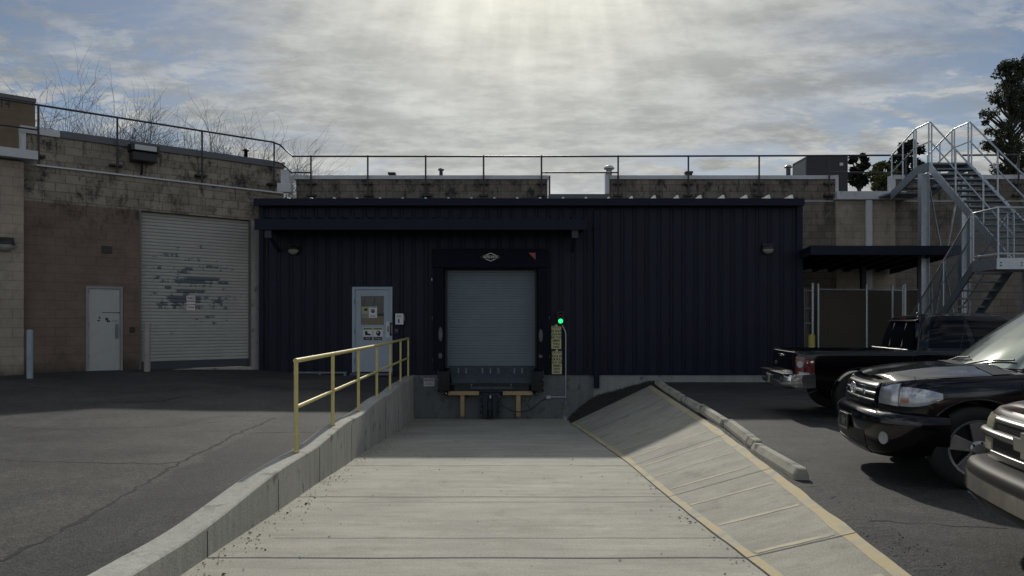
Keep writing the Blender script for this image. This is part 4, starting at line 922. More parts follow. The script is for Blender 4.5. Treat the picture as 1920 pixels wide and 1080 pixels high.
for a, b, lab in ((822, 840, 'black rubber dock bumper at the left of the leveller'), (999, 1018, 'black rubber dock bumper at the right of the leveller')):
    t = thing('dock_bumper', (XN((a + b) / 2, 19.6), YN - .02, ZN(735, 19.6)), lab, 'dock bumper', 'rubber dock bumpers')
    m = MB(); q2 = 19.6; n = 6
    for k in range(n): xa = lerp(XN(a, q2), XN(b, q2), k / n); m.box((xa + .002, q2 + .0, ZN(733, q2)), (xa + (XN(b, q2) - XN(a, q2)) / n - .002, YN - .06, ZN(697, q2)))
    m.build('rubber_blocks', RUBBER, t)
    m = MB(); m.box((XN(a, q2) - .03, q2 + .05, ZN(736, q2)), (XN(a, q2) - .003, YN - .021, ZN(694, q2))); m.box((XN(b, q2) + .003, q2 + .05, ZN(736, q2)), (XN(b, q2) + .03, YN - .021, ZN(694, q2))); m.build('side_plates', DKS, t)
    m = MB()
    for z in (ZN(712, q2), ZN(728, q2)): m.lathe([(0, -.012), (.016, -.01), (.016, 0)], (XN(a, q2) - .018 if a < 900 else XN(b, q2) + .018, q2 + .05, z), 'y', 8)
    m.build('bolts', GALV, t)
# truck restraint between the timbers
vr = thing('truck_restraint', (XN(918), 19.7, ZN(781)), 'dark steel truck restraint with a pale latch at the foot of the dock', 'truck restraint')
q = 19.75
m = MB(); m.box((XN(901, q), q + .02, ZN(781, q)), (XN(938, q), YN - .021, ZN(737, q))); m.build('back_plate', DKS, vr)
m = MB(); m.box((XN(906, q), q - .12, ZN(781, q) + .01), (XN(914, q), q + .019, ZN(742, q))); m.box((XN(924, q), q - .12, ZN(781, q) + .01), (XN(932, q), q + .019, ZN(742, q))); m.build('rails', DKS, vr)
m = MB(); m.box((XN(882, q), q - .02, ZN(730, q)), (XN(962, q), q + .04, ZN(724.5, q))); m.build('head_beam', MATS['lip_steel'], vr)
m = MB(); m.box((XN(915, q), q - .1, ZN(768, q)), (XN(923, q), q + .01, ZN(752, q))); m.tube([(XN(919, q), q - .11, ZN(770, q)), (XN(919, q), q - .13, ZN(781, q) + .02)], .04, 8); m.build('carriage', BLACKP, vr)
m = MB(); m.tube([(XN(919.5, q), q - .12, ZN(746, q)), (XN(919.5, q), q - .12, ZN(740.5, q))], .024, 8); m.build('latch_pin', WHITE_METAL, vr)
m = MB()
for px in (902.5, 936.5):
    for py in (744, 757, 768, 778): m.lathe([(0, -.014), (.014, -.012), (.014, 0)], (XN(px, q), q + .02, ZN(py, q)), 'y', 8)
m.build('bolts', GALV, vr)
WOOD = M('pine_timber', (.42, .29, .15), .7, nz=.15, ns=4, spots=((.3, .2, .1), 3, .5, .7, (8, 1, 1)))
q = 19.7
for a, b, c, d_, lab in ((840, 898, 863, 870.5, 'pale T-shaped timber brace left of the truck restraint'), (943, 999, 968, 976, 'pale T-shaped timber brace right of the truck restraint')):
    t = thing('timber_brace', (XN((c + d_) / 2, q), q + .05, ZN(781, q)), lab, 'timber brace', 'timber braces under the leveller')
    m = MB(); m.box((XN(a, q), q, ZN(741, q)), (XN(b, q), q + .14, ZN(734, q))); m.build('cross_piece', WOOD, t, bevel=.004)
    m = MB(); m.box((XN(c, q), q + .02, ZN(781, q)), (XN(d_, q), q + .12, ZN(741, q) - .001)); m.build('upright', WOOD, t, bevel=.004)
# cable, conduit, signal, signs
t = thing('power_cable', (XN(950), 19.7, ZN(772)), 'black power cable drooping from the restraint to the grey conduit', 'cable')
def sag(a, b, s, n=14): return [Vector(a).lerp(Vector(b), k / n) - Vector((0, 0, 4 * s * (k / n) * (1 - k / n))) for k in range(n + 1)]
m = MB(); m.tube([(XN(936), 19.8, ZN(752))] + [(XN(px), 19.6, ZN(py)) for px, py in ((944, 759), (955, 765.5), (966, 768.5), (978, 769), (990, 766.5), (1000, 761), (1008, 754), (1015, 748), (1022, 745))], .013, 7); m.build('cable', BLACKP, t, fix=True)
m = MB(); m.tube([(XN(px), 19.66, ZN(py)) for px, py in ((994, 744), (990, 750), (989, 757), (993, 763), (997, 764))], .009, 6); m.build('loop', BLACKP, t)
t = thing('conduit', (XN(1060), YN - .06, ZN(757)), 'grey steel conduit running up the wall to the signal light', 'conduit')
yc = YN - .06
m = MB(); m.tube([(XN(1060.5), yc, ZN(746)), (XN(1060.5), yc, ZN(630)), (XN(1060), yc, ZN(622)), (XN(1057), yc, ZN(616)), (XN(1053.5), yc, ZN(609))], .017, 8); m.tube([(XN(1032), yc, ZN(744)), (XN(1060), yc, ZN(744))], .017, 8); m.build('pipe', GALV, t)
m = MB(); m.box((XN(1024), yc - .04, ZN(747)), (XN(1032), yc + .03, ZN(741.5))); m.build('junction_box', WHITE_METAL, t, bevel=.008)
m = MB(); m.box((XN(1058), yc - .03, ZN(758)), (XN(1063), yc + .03, ZN(749))); m.build('lower_fitting', GALVD, t, bevel=.008)
t = thing('signal_light', (XN(1050.5), YN - .03, ZN(608)), 'dock signal with its green lamp lit on the navy wall', 'signal light')
m = MB(); m.box((XN(1044), YN - .14, ZN(609)), (XN(1057), YN - .031, ZN(584))); m.build('housing', BLACKP, t, bevel=.02)
m = MB(); m.lathe([(0, -.045), (.03, -.04), (.052, -.022), (.06, 0)], (XN(1050.5), YN - .141, ZN(602)), 'y', 18); m.build('green_lamp', M('green_lit', (.02, .5, .12), .3, emit=((.02, 1.0, .18), 1.6)), t)
m = MB(); m.lathe([(0, -.045), (.03, -.04), (.052, -.022), (.06, 0)], (XN(1050.5), YN - .141, ZN(591)), 'y', 18); m.build('red_lamp', M('red_unlit', (.07, .015, .018), .3), t)
m = MB()
for z in (602, 591): m.lathe([(.066, -.09), (.066, 0), (.07, 0), (.07, -.09), (.066, -.09)], (XN(1050.5), YN - .141, ZN(z)), 'y', 18, 20, 160)
m.build('visors', BLACKP, t)
SGN = M('sign_yellow', (.58, .54, .27), .5, nz=.06, ns=6)
yq = 19.93
for px, py0, py1, mir, lab in ((1043, 612, 654, True, 'upper pale yellow caution sign with mirrored lettering'), (1044, 659, 701, False, 'lower pale yellow caution sign reading back in or pull out on green light only')):
    x = XN(px, yq); a, b = ZN(py1, yq), ZN(py0, yq); t = thing('caution_sign', (x, yq, a), lab, 'sign', 'caution signs under the signal light')
    m = MB(); m.box((x - .15, yq - .012, a - .03), (x + .15, yq + .03, b + .04)); m.build('backing', BLACKP, t)
    m = MB(); m.box((x - .13, yq - .018, a), (x + .13, yq - .013, b)); m.build('panel', SGN, t)
    hh = b - a
    m = MB(); m.box((x - .13, yq - .021, b - .072), (x + .13, yq - .0185, b - .066)); m.prism([(x - .045, yq - .0125, b + .005), (x + .045, yq - .0125, b + .005), (x, yq - .0125, b + .075)], (0, -.004, 0)); m.build('triangle', SGN, t)
    m = MB(); m.box((x - .125, yq - .021, b - .073), (x + .125, yq - .0185, b - .068)); m.build('rule', BLACKP, t)
    text_mesh('lettering', 'CAUTION', .058, MATS['ink_black'], t, (x, yq - .019, b - .034), mirror=mir, bold=.0015, sx=.88)
    text_mesh('lettering', 'BACK IN\nOR PULL\nOUT ON\nGREEN\nLIGHT\nONLY', .083, MATS['ink_black'], t, (x, yq - .019, a + (hh - .07) / 2 - .005), mirror=mir, bold=.0035, lsp=1.02, sx=.80)
t = thing('warning_sign', (XN(805), YN - .02, ZN(724)), 'small white warning sign with red header on the foundation left of the dock', 'sign')
m = MB(); m.box((XN(795), YN - .03, ZN(724)), (XN(814.5), YN - .021, ZN(709.5))); m.build('panel', MATS['paper_white'], t)
m = MB(); m.box((XN(796), YN - .033, ZN(715)), (XN(813.5), YN - .0305, ZN(710.5))); m.build('header', MATS['sign_red'], t)
m = MB()
for k in range(3): m.box((XN(797), YN - .033, ZN(718 + 1.9 * k)), (XN(812.5), YN - .0305, ZN(717.1 + 1.9 * k)))
m.build('print', MATS['ink_grey'], t)
text_mesh('lettering', 'WARNING', .045, MATS['paper_white'], t, (XN(805), YN - .0335, ZN(712.8)), bold=.001)
for px, py in ((810, 524), (811, 596), (812, 675), (1030, 596), (1030, 668)):
    m = MB(); m.box((XN(px) - .012, YN - .034, ZN(py) - .035), (XN(px) + .012, YN - .0305, ZN(py) + .035)); m.build('reflector', MATS['plate_white'] if py == 524 else MATS['ink_grey'], nb)
# dirt mound at the top of the ramp against the building
def mound():
    m = MB(); rows = []
    for i in range(15):
        u = i / 14; foot = bank_pt(EB, u, .0); px_ = lerp(1062, 1232, u); back = Vector((XN(px_), YN - .021, interp([(0, ZN(787)), (.12, ZN(770)), (.3, ZN(744)), (.55, ZN(733)), (.8, ZN(724)), (1, ZN(716))], u)))
        foot.z -= .01; r = []
        for k in range(11):
            t = k / 10; p = foot.lerp(back, t); p.z += .10 * math.sin(math.pi * t) * (1 if 0 < u < 1 else .3) + (.035 * mnoise.noise(Vector((u * 9, t * 5, 1))) if 0 < t < 1 else 0); r.append(p)
        rows.append(r)
    m.grid(rows); o = m.build('dirt_mound', M('dark_soil', (.02, .021, .019), .95, nz=.5, ns=6, bump=1, bs=30)); tag(o, kind='structure')
    g = MB(); rnd = random.Random(4)
    for _ in range(1500):
        i = rnd.uniform(0, 13.99); k = rnd.uniform(0, 9.9); r0, r1 = rows[int(i)], rows[int(i) + 1]; p = r0[int(k)].lerp(r1[int(k)], i % 1).lerp(r0[int(k) + 1].lerp(r1[int(k) + 1], i % 1), k % 1)
        a = rnd.uniform(0, 6.28); h = rnd.uniform(.02, .07); d = Vector((math.cos(a), math.sin(a), 0)) * .008; l = Vector((rnd.uniform(-.03, .03), rnd.uniform(-.03, .03), h)); g.add([p - d, p + d, p + l], [(0, 1, 2)])
    tag(g.build('dry_weeds', M('dry_weeds', (.035, .036, .028), .9), fix=False), 'sparse dark dry weeds on the dirt beside the dock', 'weeds', kind='stuff')
mound()
# debris along the ramp foot
def debris():
    rnd = random.Random(11); g = MB(); g2 = MB()
    for i in range(620):
        d = rnd.uniform(4.2, 17) if i % 3 else rnd.uniform(4.2, 10); x = wx(d) + abs(rnd.gauss(0, .16)) + .02
        if i % 4 == 0: x = rnd.uniform(wx(d) + .05, bxx(d) - .05)
        if i % 9 == 0: x = bxx(d) - abs(rnd.gauss(0, .08)) - .04
        s = rnd.uniform(.004, .013) * (1.8 if rnd.random() < .06 else 1); p = Vector((x, d, ramp_z(d) + .004)); tgt = g if rnd.random() < .8 else g2
        a = rnd.uniform(0, 6.28); vs_ = [p + Vector((s * math.cos(a + t) * rnd.uniform(.6, 1.3), s * math.sin(a + t) * rnd.uniform(.6, 1.3), rnd.uniform(0, s * .4))) for t in (0, 1.5, 3, 4.5)]
        tgt.add(vs_ + [p + Vector((0, 0, s * rnd.uniform(.4, .9)))], [(0, 1, 4), (1, 2, 4), (2, 3, 4), (3, 0, 4)])
    tag(g.build('debris', M('leaf_debris', (.03, .024, .018), .9)), 'dark grit and leaf bits scattered along the foot of the retaining wall', 'debris', kind='stuff')
    tag(g2.build('debris', M('pale_debris', (.5, .48, .42), .8)), 'pale paper and stone chips scattered over the concrete ramp', 'debris', kind='stuff')
    g = MB()
    for i in range(1300):                            # crumbled asphalt along the crest of the bank
        d = rnd.uniform(4, 17.5); x = txx(d) + .01 + abs(rnd.gauss(0, .16)); s = rnd.uniform(.003, .009); p = Vector((x, d, gr(x, d) + .002))
        a = rnd.uniform(0, 6.28); vs_ = [p + Vector((s * math.cos(a + t) * rnd.uniform(.6, 1.3), s * math.sin(a + t) * rnd.uniform(.6, 1.3), 0)) for t in (0, 1.3, 2.6, 3.9, 5.1)]
        g.add(vs_ + [p + Vector((0, 0, s * rnd.uniform(.5, .9)))], [(0, 1, 5), (1, 2, 5), (2, 3, 5), (3, 4, 5), (4, 0, 5)])
    tag(g.build('asphalt_crumbs', M('crumb', (.035, .034, .032), .9, nz=.5, ns=30)), 'crumbled black asphalt chunks along the top edge of the bank', 'debris', kind='stuff')
debris()
# ------------------------------------------------------------------ side canopy, fences, stairs
def at(px, py, d): return P(px, py, d)
cp = thing('side_canopy', (9.4, 21.5, 0), 'dark flat-roofed canopy on posts beside the right end of the navy building', 'canopy')
ya, yb_ = 19.3, 22.8; x0, x1 = XN(1499, 20), XN(1800, 19.3); zc0, zc1 = ZN(478, 19.3), ZN(461, 19.3)
m = MB(); m.prism([(x0, ya + .05, zc1 - .01), (x0, yb_, zc1 - .25), (x0, yb_, zc1 - .36), (x0, ya + .05, zc1 - .12)], (x1 - x0, 0, 0)); m.build('roof_sheet', NAVY2, cp)
m = MB(); m.box((x0, ya - .05, zc0), (x1, ya + .049, zc1)); m.build('fascia', NAVY2, cp)
m = MB(); m.prism([(x1 - .06, ya + .05, zc0), (x1 - .06, ya + .05, zc1 - .13), (x1 - .06, yb_, zc1 - .37), (x1 - .06, yb_, zc0 - .28)], (.055, 0, 0)); m.build('edge_beam', BLACKP, cp); m = MB(); m.prism([(x0 + .01, ya + .05, zc0), (x0 + .01, ya + .05, zc1 - .13), (x0 + .01, yb_, zc1 - .37), (x0 + .01, yb_, zc0 - .28)], (.055, 0, 0)); m.build('edge_beam', BLACKP, cp)
m = MB()
for k in range(7): x = lerp(x0 + .5, x1 - .5, k / 6); m.prism([(x, ya + .05, zc1 - .22), (x, ya + .05, zc1 - .125), (x, yb_, zc1 - .365), (x, yb_, zc1 - .46)], (.05, 0, 0))
m.build('rafters', BLACKP, cp)
for px, d in ((1618, 21.6), (1725, 21.6)):
    m = MB(); m.box((P(px, 0, d).x - .06, d - .06, -.1), (P(px, 0, d).x + .06, d + .06, zc0 - .1)); m.build('post', BLACKP, cp)
m = MB(); m.tube([P(1588, 500, 21) + Vector((.16 * math.cos(R(a)), 0, -.12 * math.sin(R(a)) - .02)) for a in range(0, 181, 20)], .02, 6); m.build('hanging_cable', BLACKP, cp)
# chain link fences with brown slats
SLAT = None
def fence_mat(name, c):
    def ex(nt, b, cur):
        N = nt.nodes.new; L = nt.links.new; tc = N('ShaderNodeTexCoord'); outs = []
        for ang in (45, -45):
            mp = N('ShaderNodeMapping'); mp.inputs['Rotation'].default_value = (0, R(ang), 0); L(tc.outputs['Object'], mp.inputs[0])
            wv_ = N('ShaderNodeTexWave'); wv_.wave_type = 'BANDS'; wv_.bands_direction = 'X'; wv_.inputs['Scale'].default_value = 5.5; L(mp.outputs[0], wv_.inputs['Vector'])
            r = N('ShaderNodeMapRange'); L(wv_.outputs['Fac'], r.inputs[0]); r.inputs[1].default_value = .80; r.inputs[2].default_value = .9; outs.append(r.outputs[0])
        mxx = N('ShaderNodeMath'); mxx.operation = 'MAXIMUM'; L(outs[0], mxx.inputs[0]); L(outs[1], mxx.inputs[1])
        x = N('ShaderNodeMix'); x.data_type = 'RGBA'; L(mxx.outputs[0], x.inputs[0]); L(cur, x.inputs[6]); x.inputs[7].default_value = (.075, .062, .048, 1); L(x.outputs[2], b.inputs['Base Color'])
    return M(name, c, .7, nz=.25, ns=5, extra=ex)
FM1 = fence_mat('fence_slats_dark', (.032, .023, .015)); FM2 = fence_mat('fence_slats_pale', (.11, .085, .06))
def fence(name, pts, py0, py1, label, cat, mat, posts=None, post_h=.12):
    """pts: (px, d) corners; py at the first point gives top and bottom"""
    a = P(pts[0][0], py0, pts[0][1]); zt_ = a.z; zb = 0.0
    t = thing(name, (a.x, a.y, zb), label, cat)
    for (p0, d0), (p1, d1) in zip(pts, pts[1:]):
        q0 = P(p0, HOR, d0); q1 = P(p1, HOR, d1); L_ = (q1 - q0).length; dr = (q1 - q0).normalized(); ang = math.atan2(dr.y, dr.x)
        m = MB(); m.box((0, -.008, .05), (L_, .008, zt_ - .03)); o = m.build('slatted_mesh', mat, t, local=True); o.location = (q0.x - a.x, q0.y - a.y, 0); o.rotation_euler = (0, 0, ang)
        m = MB(); m.tube([(0, 0, zt_ - .02), (L_, 0, zt_ - .02)], .02, 8); m.tube([(0, 0, .06), (L_, 0, .06)], .018, 8); o = m.build('rail', GALV, t, local=True); o.location = (q0.x - a.x, q0.y - a.y, 0); o.rotation_euler = (0, 0, ang)
    for p0, d0 in pts:
        q0 = P(p0, HOR, d0); m = MB(); m.tube([(q0.x - a.x, q0.y - a.y, -.05), (q0.x - a.x, q0.y - a.y, zt_ + post_h)], .032, 10); m.lathe([(.034, zt_ + post_h), (.03, zt_ + post_h + .02), (0, zt_ + post_h + .035)], (q0.x - a.x, q0.y - a.y, 0), n=10); m.build('post', GALV, t, local=True)
    return t
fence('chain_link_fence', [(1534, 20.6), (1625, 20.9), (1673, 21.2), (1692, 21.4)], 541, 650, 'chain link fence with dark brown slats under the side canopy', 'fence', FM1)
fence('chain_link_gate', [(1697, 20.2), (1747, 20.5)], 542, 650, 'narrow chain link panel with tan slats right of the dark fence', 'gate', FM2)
def open_gate():
    t = thing('open_gate', (XN(1500), 20.3, 0), 'folded grey chain link gate standing against the navy building corner', 'gate')
    m = MB(); 
    for px, d in ((1500.5, 20.2),): m.tube([P(px, 531, d) * 1, Vector((P(px, 531, d).x, d, -.05))], .03, 10)
    m.build('post', GALV, t)
    m = MB(); p = P(1523, 531, 20.6); m.tube([p, (p.x, p.y, -.05)], .045, 12); m.build('post', GALV, t)
    m = MB()
    for k, px in enumerate((1508, 1511, 1514.5, 1517)):
        d = 20.4 + .12 * k; q = P(px, 540, d); m.tube([q, (q.x, q.y, .1)], .018, 6)
    m.build('gate_bars', M('gate_bar_paint', (.22, .19, .17), .5), t)
    m = MB()
    for py in (545, 578, 606):
        m.tube([P(1508, py, 20.4), P(1523, py, 20.6)], .015, 6)
    m.build('hinge_arms', GALV, t)
open_gate()
b0 = P(1522, 627, 19.9); t = thing('bollard', (b0.x, 19.9, 0), 'yellow bollard by the corner of the navy building beside the gate', 'bollard', 'yellow bollards by the fence')
YB = M('bollard_yellow', (.36, .31, .07), .5, nz=.15, ns=5)
m = MB(); m.tube([(0, 0, -.05), (0, 0, b0.z - .03)], .085, 18); m.build('post', YB, t, local=True)
m = MB(); m.lathe([(.087, b0.z - .03), (.07, b0.z - .005), (0, b0.z + .005)], (0, 0, 0), n=18); m.build('cap', YB, t, local=True)
# ------------------------------------------------------------------ steel stairs
st = thing('steel_staircase', (11.2, 18.5, 0), 'galvanised steel switchback staircase climbing over the right parapet', 'staircase')
def stairs():
    XL, XI, XR = 10.35, 11.28, 12.35; YT, YL, YF = 20.0, 16.6, 15.75
    ZTp = P(1745, 304, YT).z; ZLd = P(1850, 488, YL).z - .02
    def stringer(x, ya_, za, yb2, zb_, mt=GALVD, h=.26): 
        m = MB(); m.prism([(x - .02, ya_, za), (x - .02, yb2, zb_), (x - .02, yb2, zb_ - h), (x - .02, ya_, za - h)], (.04, 0, 0)); m.build('stringer', mt, st)
    def treads(xa, xb, ya_, za, yb2, zb_, n):
        for i in range(1, n):
            t = i / n; y = lerp(ya_, yb2, t); z = lerp(za, zb_, t) - .06; s = 1 if yb2 < ya_ else -1
            m = MB(); m.box((xa + .022, y - .14, z - .035), (xb - .022, y + .14, z)); m.build('tread', GALVD, st)
    stringer(XI, YT, ZTp, YL, ZLd, GALV); stringer(XR, YT, ZTp, YL, ZLd, GALV); treads(XI, XR, YT, ZTp, YL, ZLd, 17)
    Y0 = YL + 3.35; stringer(XL, YL, ZLd, Y0, .0); stringer(XI - .06, YL, ZLd, Y0, .0); treads(XL, XI - .06, YL, ZLd, Y0, 0, 16)
    # landing
    m = MB(); m.box((XL - .03, YF, ZLd - .24), (XR + 1.2, YF + .07, ZLd)); m.box((XL - .03, YF + .071, ZLd - .24), (XL + .03, YL - .001, ZLd)); m.box((XL + .031, YL - .07, ZLd - .24), (XR + 1.2, YL - .001, ZLd)); m.build('landing_frame', GALV, st)
    m = MB(); m.box((XL + .031, YF + .071, ZLd - .05), (XR + 1.2, YL - .071, ZLd - .005)); m.build('landing_deck', GALVD, st)
    m = MB(); 
    for x in (XL + .06, XL + .5):
        for z in (-.1, -.16): m.lathe([(0, -.012), (.014, -.01), (.014, 0)], (x, YF, ZLd + z), 'y', 8)
    m.build('bolts', BLACKP, st)
    # legs
    for x, y, zt_ in ((XL + .72, YF + .1, ZLd - .241), (XR + 1.0, YF + .1, ZLd - .241), (XI - .12, YT + .05, ZTp - .3), (XR - .1, YT + .05, ZTp - .3)):
        w_ = .07 if y < 18 else .1
        m = MB(); m.box((x - w_, y - .012, -.05), (x + w_, y + .012, zt_)); m.box((x - w_ - .012, y - .09, -.05), (x - w_ - .001, y + .09, zt_)); m.box((x + w_ + .001, y - .09, -.05), (x + w_ + .012, y + .09, zt_)); m.build('column', GALV, st)
    m = MB(); m.bar((XI, YT + .05, ZTp - .5), (XR - .22, YT + .05, .9), .012, .075); m.build('brace', GALV, st)
    m = MB(); m.bar((XI, YT + .03, .9), (XR - .22, YT + .03, ZTp - .5), .012, .075); m.build('brace', GALV, st)
    m = MB(); m.bar((XL + .8, YF + .12, ZLd - .9), (XR + .2, YF + .12, ZLd - .26), .09, .09); m.build('brace', GALV, st)
    m = MB(); m.box((XI - .2, YT + .14, .9), (XR, YT + .2, 1.0)); m.build('tie_beam', GALV, st)
    # top platform and steps down to the roof
    YB_ = 20.65
    m = MB(); m.box((XI - .03, YT, ZTp - .24), (XI + .03, YB_, ZTp)); m.box((XR - .03, YT, ZTp - .24), (XR + .03, YB_, ZTp)); m.box((XI + .031, YT, ZTp - .06), (XR - .031, YB_, ZTp - .01)); m.build('top_platform', GALVD, st)
    YE, ZE = 22.0, 5.48
    m = MB(); m.box((XI, YE + .001, ZE - .06), (XR, YM - .06, ZE - .01)); m.build('lower_platform', GALVD, st)
    stringer(XI, YB_, ZTp, YE, ZE, GALVD); stringer(XR, YB_, ZTp, YE, ZE, GALVD); treads(XI, XR, YB_, ZTp, YE, ZE, 4)
    r = .021
    def guard(pts, h=1.07, mid=.55, name='guard_rail', posts=(), mt=GALV):
        m = MB(); up = Vector((0, 0, h)); ps = [Vector(p) for p in pts]
        m.tube([p + up for p in ps], r, 8); m.tube([p + Vector((0, 0, mid)) for p in ps], r * .85, 8)
        for a, b, tt in posts: q = Vector(a).lerp(Vector(b), tt); m.tube([q - Vector((0, 0, .1)), q + up], r, 8)
        m.build(name, mt, st)
    for x in (XI, XR):
        a, b = (x, YT - .05, ZTp), (x, YL, ZLd); guard([a, b], posts=[(a, b, t) for t in (.02, .34, .67, .99)])
        c, d = (x, YT + .02, ZTp), (x, YB_, ZTp); guard([c, d], posts=[(c, d, t) for t in (0, 1)])
        e, f = (x, YB_ + .05, ZTp), (x, YE, ZE); guard([e, f], posts=[(e, f, t) for t in (.05, .5, .98)])
    a, b = (XL, YL + .05, ZLd), (XL, Y0, 0); guard([a, b], posts=[(a, b, t) for t in (.01, .33, .66, .98)])
    a, b = (XI - .1, YL + .05, ZLd), (XI - .1, Y0, 0); guard([a, b], posts=[(a, b, t) for t in (.01, .5, .98)])
    pts = [(XL, YL, ZLd), (XL, YF, ZLd), (XR + 1.2, YF, ZLd)]
    m = MB(); up = Vector((0, 0, 1.07)); m.tube([Vector(p) + up for p in pts], r, 8); m.tube([Vector(p) + Vector((0, 0, .09)) for p in pts], r * .8, 8)
    for p in ((XL, YL, ZLd), (XL, YF, ZLd), (XL + .75, YF, ZLd), (XR + .4, YF, ZLd), (XR + 1.2, YF, ZLd)): m.tube([Vector(p), Vector(p) + up], r, 8)
    m.build('guard_rail', GALV, st)
    # wire mesh infill of the landing and the lower flight
    def meshinfill(a, b, hgt=.95, lo=.12, step=.055, name='mesh_infill'):
        a, b = Vector(a), Vector(b); L_ = Vector((b.x - a.x, b.y - a.y, 0)).length; n = int(L_ / step); m = MB(); w2 = .003; perp = (b - a).cross(Vector((0, 0, 1))).normalized() * w2; al = (b - a).normalized() * w2
        for i in range(1, n):
            p = a.lerp(b, i / n); m.bar(p + Vector((0, 0, lo)), p + Vector((0, 0, lo + hgt)), w2 * 2, w2 * 2)
        k = int(hgt / step)
        for i in range(k + 1):
            z = Vector((0, 0, lo + hgt * i / k)); m.bar(a + z, b + z, w2 * 2, w2 * 2)
        m.build(name, GALVD, st, fix=False)
    meshinfill((XL, YL, ZLd), (XL, YF, ZLd)); meshinfill((XL, YF, ZLd), (XR + 1.2, YF, ZLd)); meshinfill((XL, YL + .05, ZLd), (XL, Y0, 0), .95, .05)
    # hanging hand rails at the landing front
    m = MB(); z = ZLd
    m.tube([(XL + .72, YF + .05, z + .9), (XL + .72, YF + .05, z + .6), (XR, YF + .05, z + .6)], r, 8); m.tube([(XL + .82, YF + .05, z + .2), (XL + .82, YF + .05, z + .55), (XL + 1.4, YF + .05, z + .55)], r, 8); m.build('hand_rail', GALV, st)
    m = MB(); g0 = P(1662, 0, 20.2)
    # enclosed mesh guard at the foot of the lower flight
stairs()
# ------------------------------------------------------------------ trees
BARK = M('bark_grey', (.115, .10, .092), .9, nz=.3, ns=6); BARKD = M('bark_dark', (.035, .03, .026), .9, nz=.3, ns=6)
def bare_tree(px, py_top, d, label, seed, spread=1.0, px_base=None):
    rnd = random.Random(seed); base = P(px_base or px, 0, d); base.z = 0; top = P(px, py_top, d).z
    H = top; t = thing('bare_tree', (base.x, d, 0), label, 'tree', 'bare winter trees behind the left building')
    tk = MB(); br = MB()
    def grow(p, dr, ln, r, lev):
        n = 4 if lev < 2 else 3; pts = [p]; q = p.copy(); dd = dr.copy()
        for i in range(n):
            dd = (dd + Vector((rnd.gauss(0, .10), rnd.gauss(0, .10), rnd.gauss(.10 if lev < 2 else .02, .06))) * (1 + lev * .35)).normalized(); q = q + dd * ln / n; pts.append(q.copy())
        (tk if lev == 0 else br).tube(pts, r, 7 if lev < 1 else 4 if lev < 3 else 3, r * .55)
        if lev >= 5 or r < .005: return
        nb_ = {0: 5, 1: 5, 2: 4, 3: 5, 4: 3}[lev]
        for k in range(nb_):
            s = rnd.uniform(.75 if lev == 0 else .35, 1.0) if k else 1.0; i = min(n - 1, int(s * n)); pp = pts[i].lerp(pts[i + 1], s * n - i) if i < n else pts[-1]
            a = rnd.uniform(0, 2 * math.pi); tilt = rnd.uniform(.4, .9) if k else rnd.uniform(.05, .3)
            ax = dd.orthogonal().normalized(); ax.rotate(Matrix.Rotation(a, 3, dd)); nd = dd.copy(); nd.rotate(Matrix.Rotation(tilt * spread, 3, ax))
            grow(pp, nd, ln * (rnd.uniform(.75, .95) if lev == 0 else rnd.uniform(.62, .9)), max(.0045, r * rnd.uniform(.5, .66)), lev + 1)
    grow(Vector((0, 0, 0)), Vector((0, 0, 1)), H * .42, H * .012, 0)
    zs = [v.z for v in br.v]; k = H / max(zs)
    for q in (tk, br):
        for v in q.v: v *= k
    tk.build('trunk', BARK, t, local=True, fix=False); br.build('crown', BARK, t, local=True, fix=False)
    return t
bt = [(150, 112, 36, 'tallest bare tree, over the left end of the parapet', 21, 1.0, 150), (265, 155, 40, 'bare tree rising behind the flood light', 17, 1.0, 268), (345, 168, 42, 'bare tree with dense twigs left of the third rail post', 9, 1.1, 345), (400, 186, 44, 'bare tree behind the third rail post of the left roof', 14, 1.1, 402), (478, 212, 40, 'small bare tree by the dark capped roof pipe', 33, 1.0, 480), (545, 244, 42, 'lowest bare tree at the corner where the rail drops', 40, .9, 540), (108, 195, 38, 'small bare tree just right of the upper building', 50, 1.0, 108)]
for a in bt: bare_tree(*a)
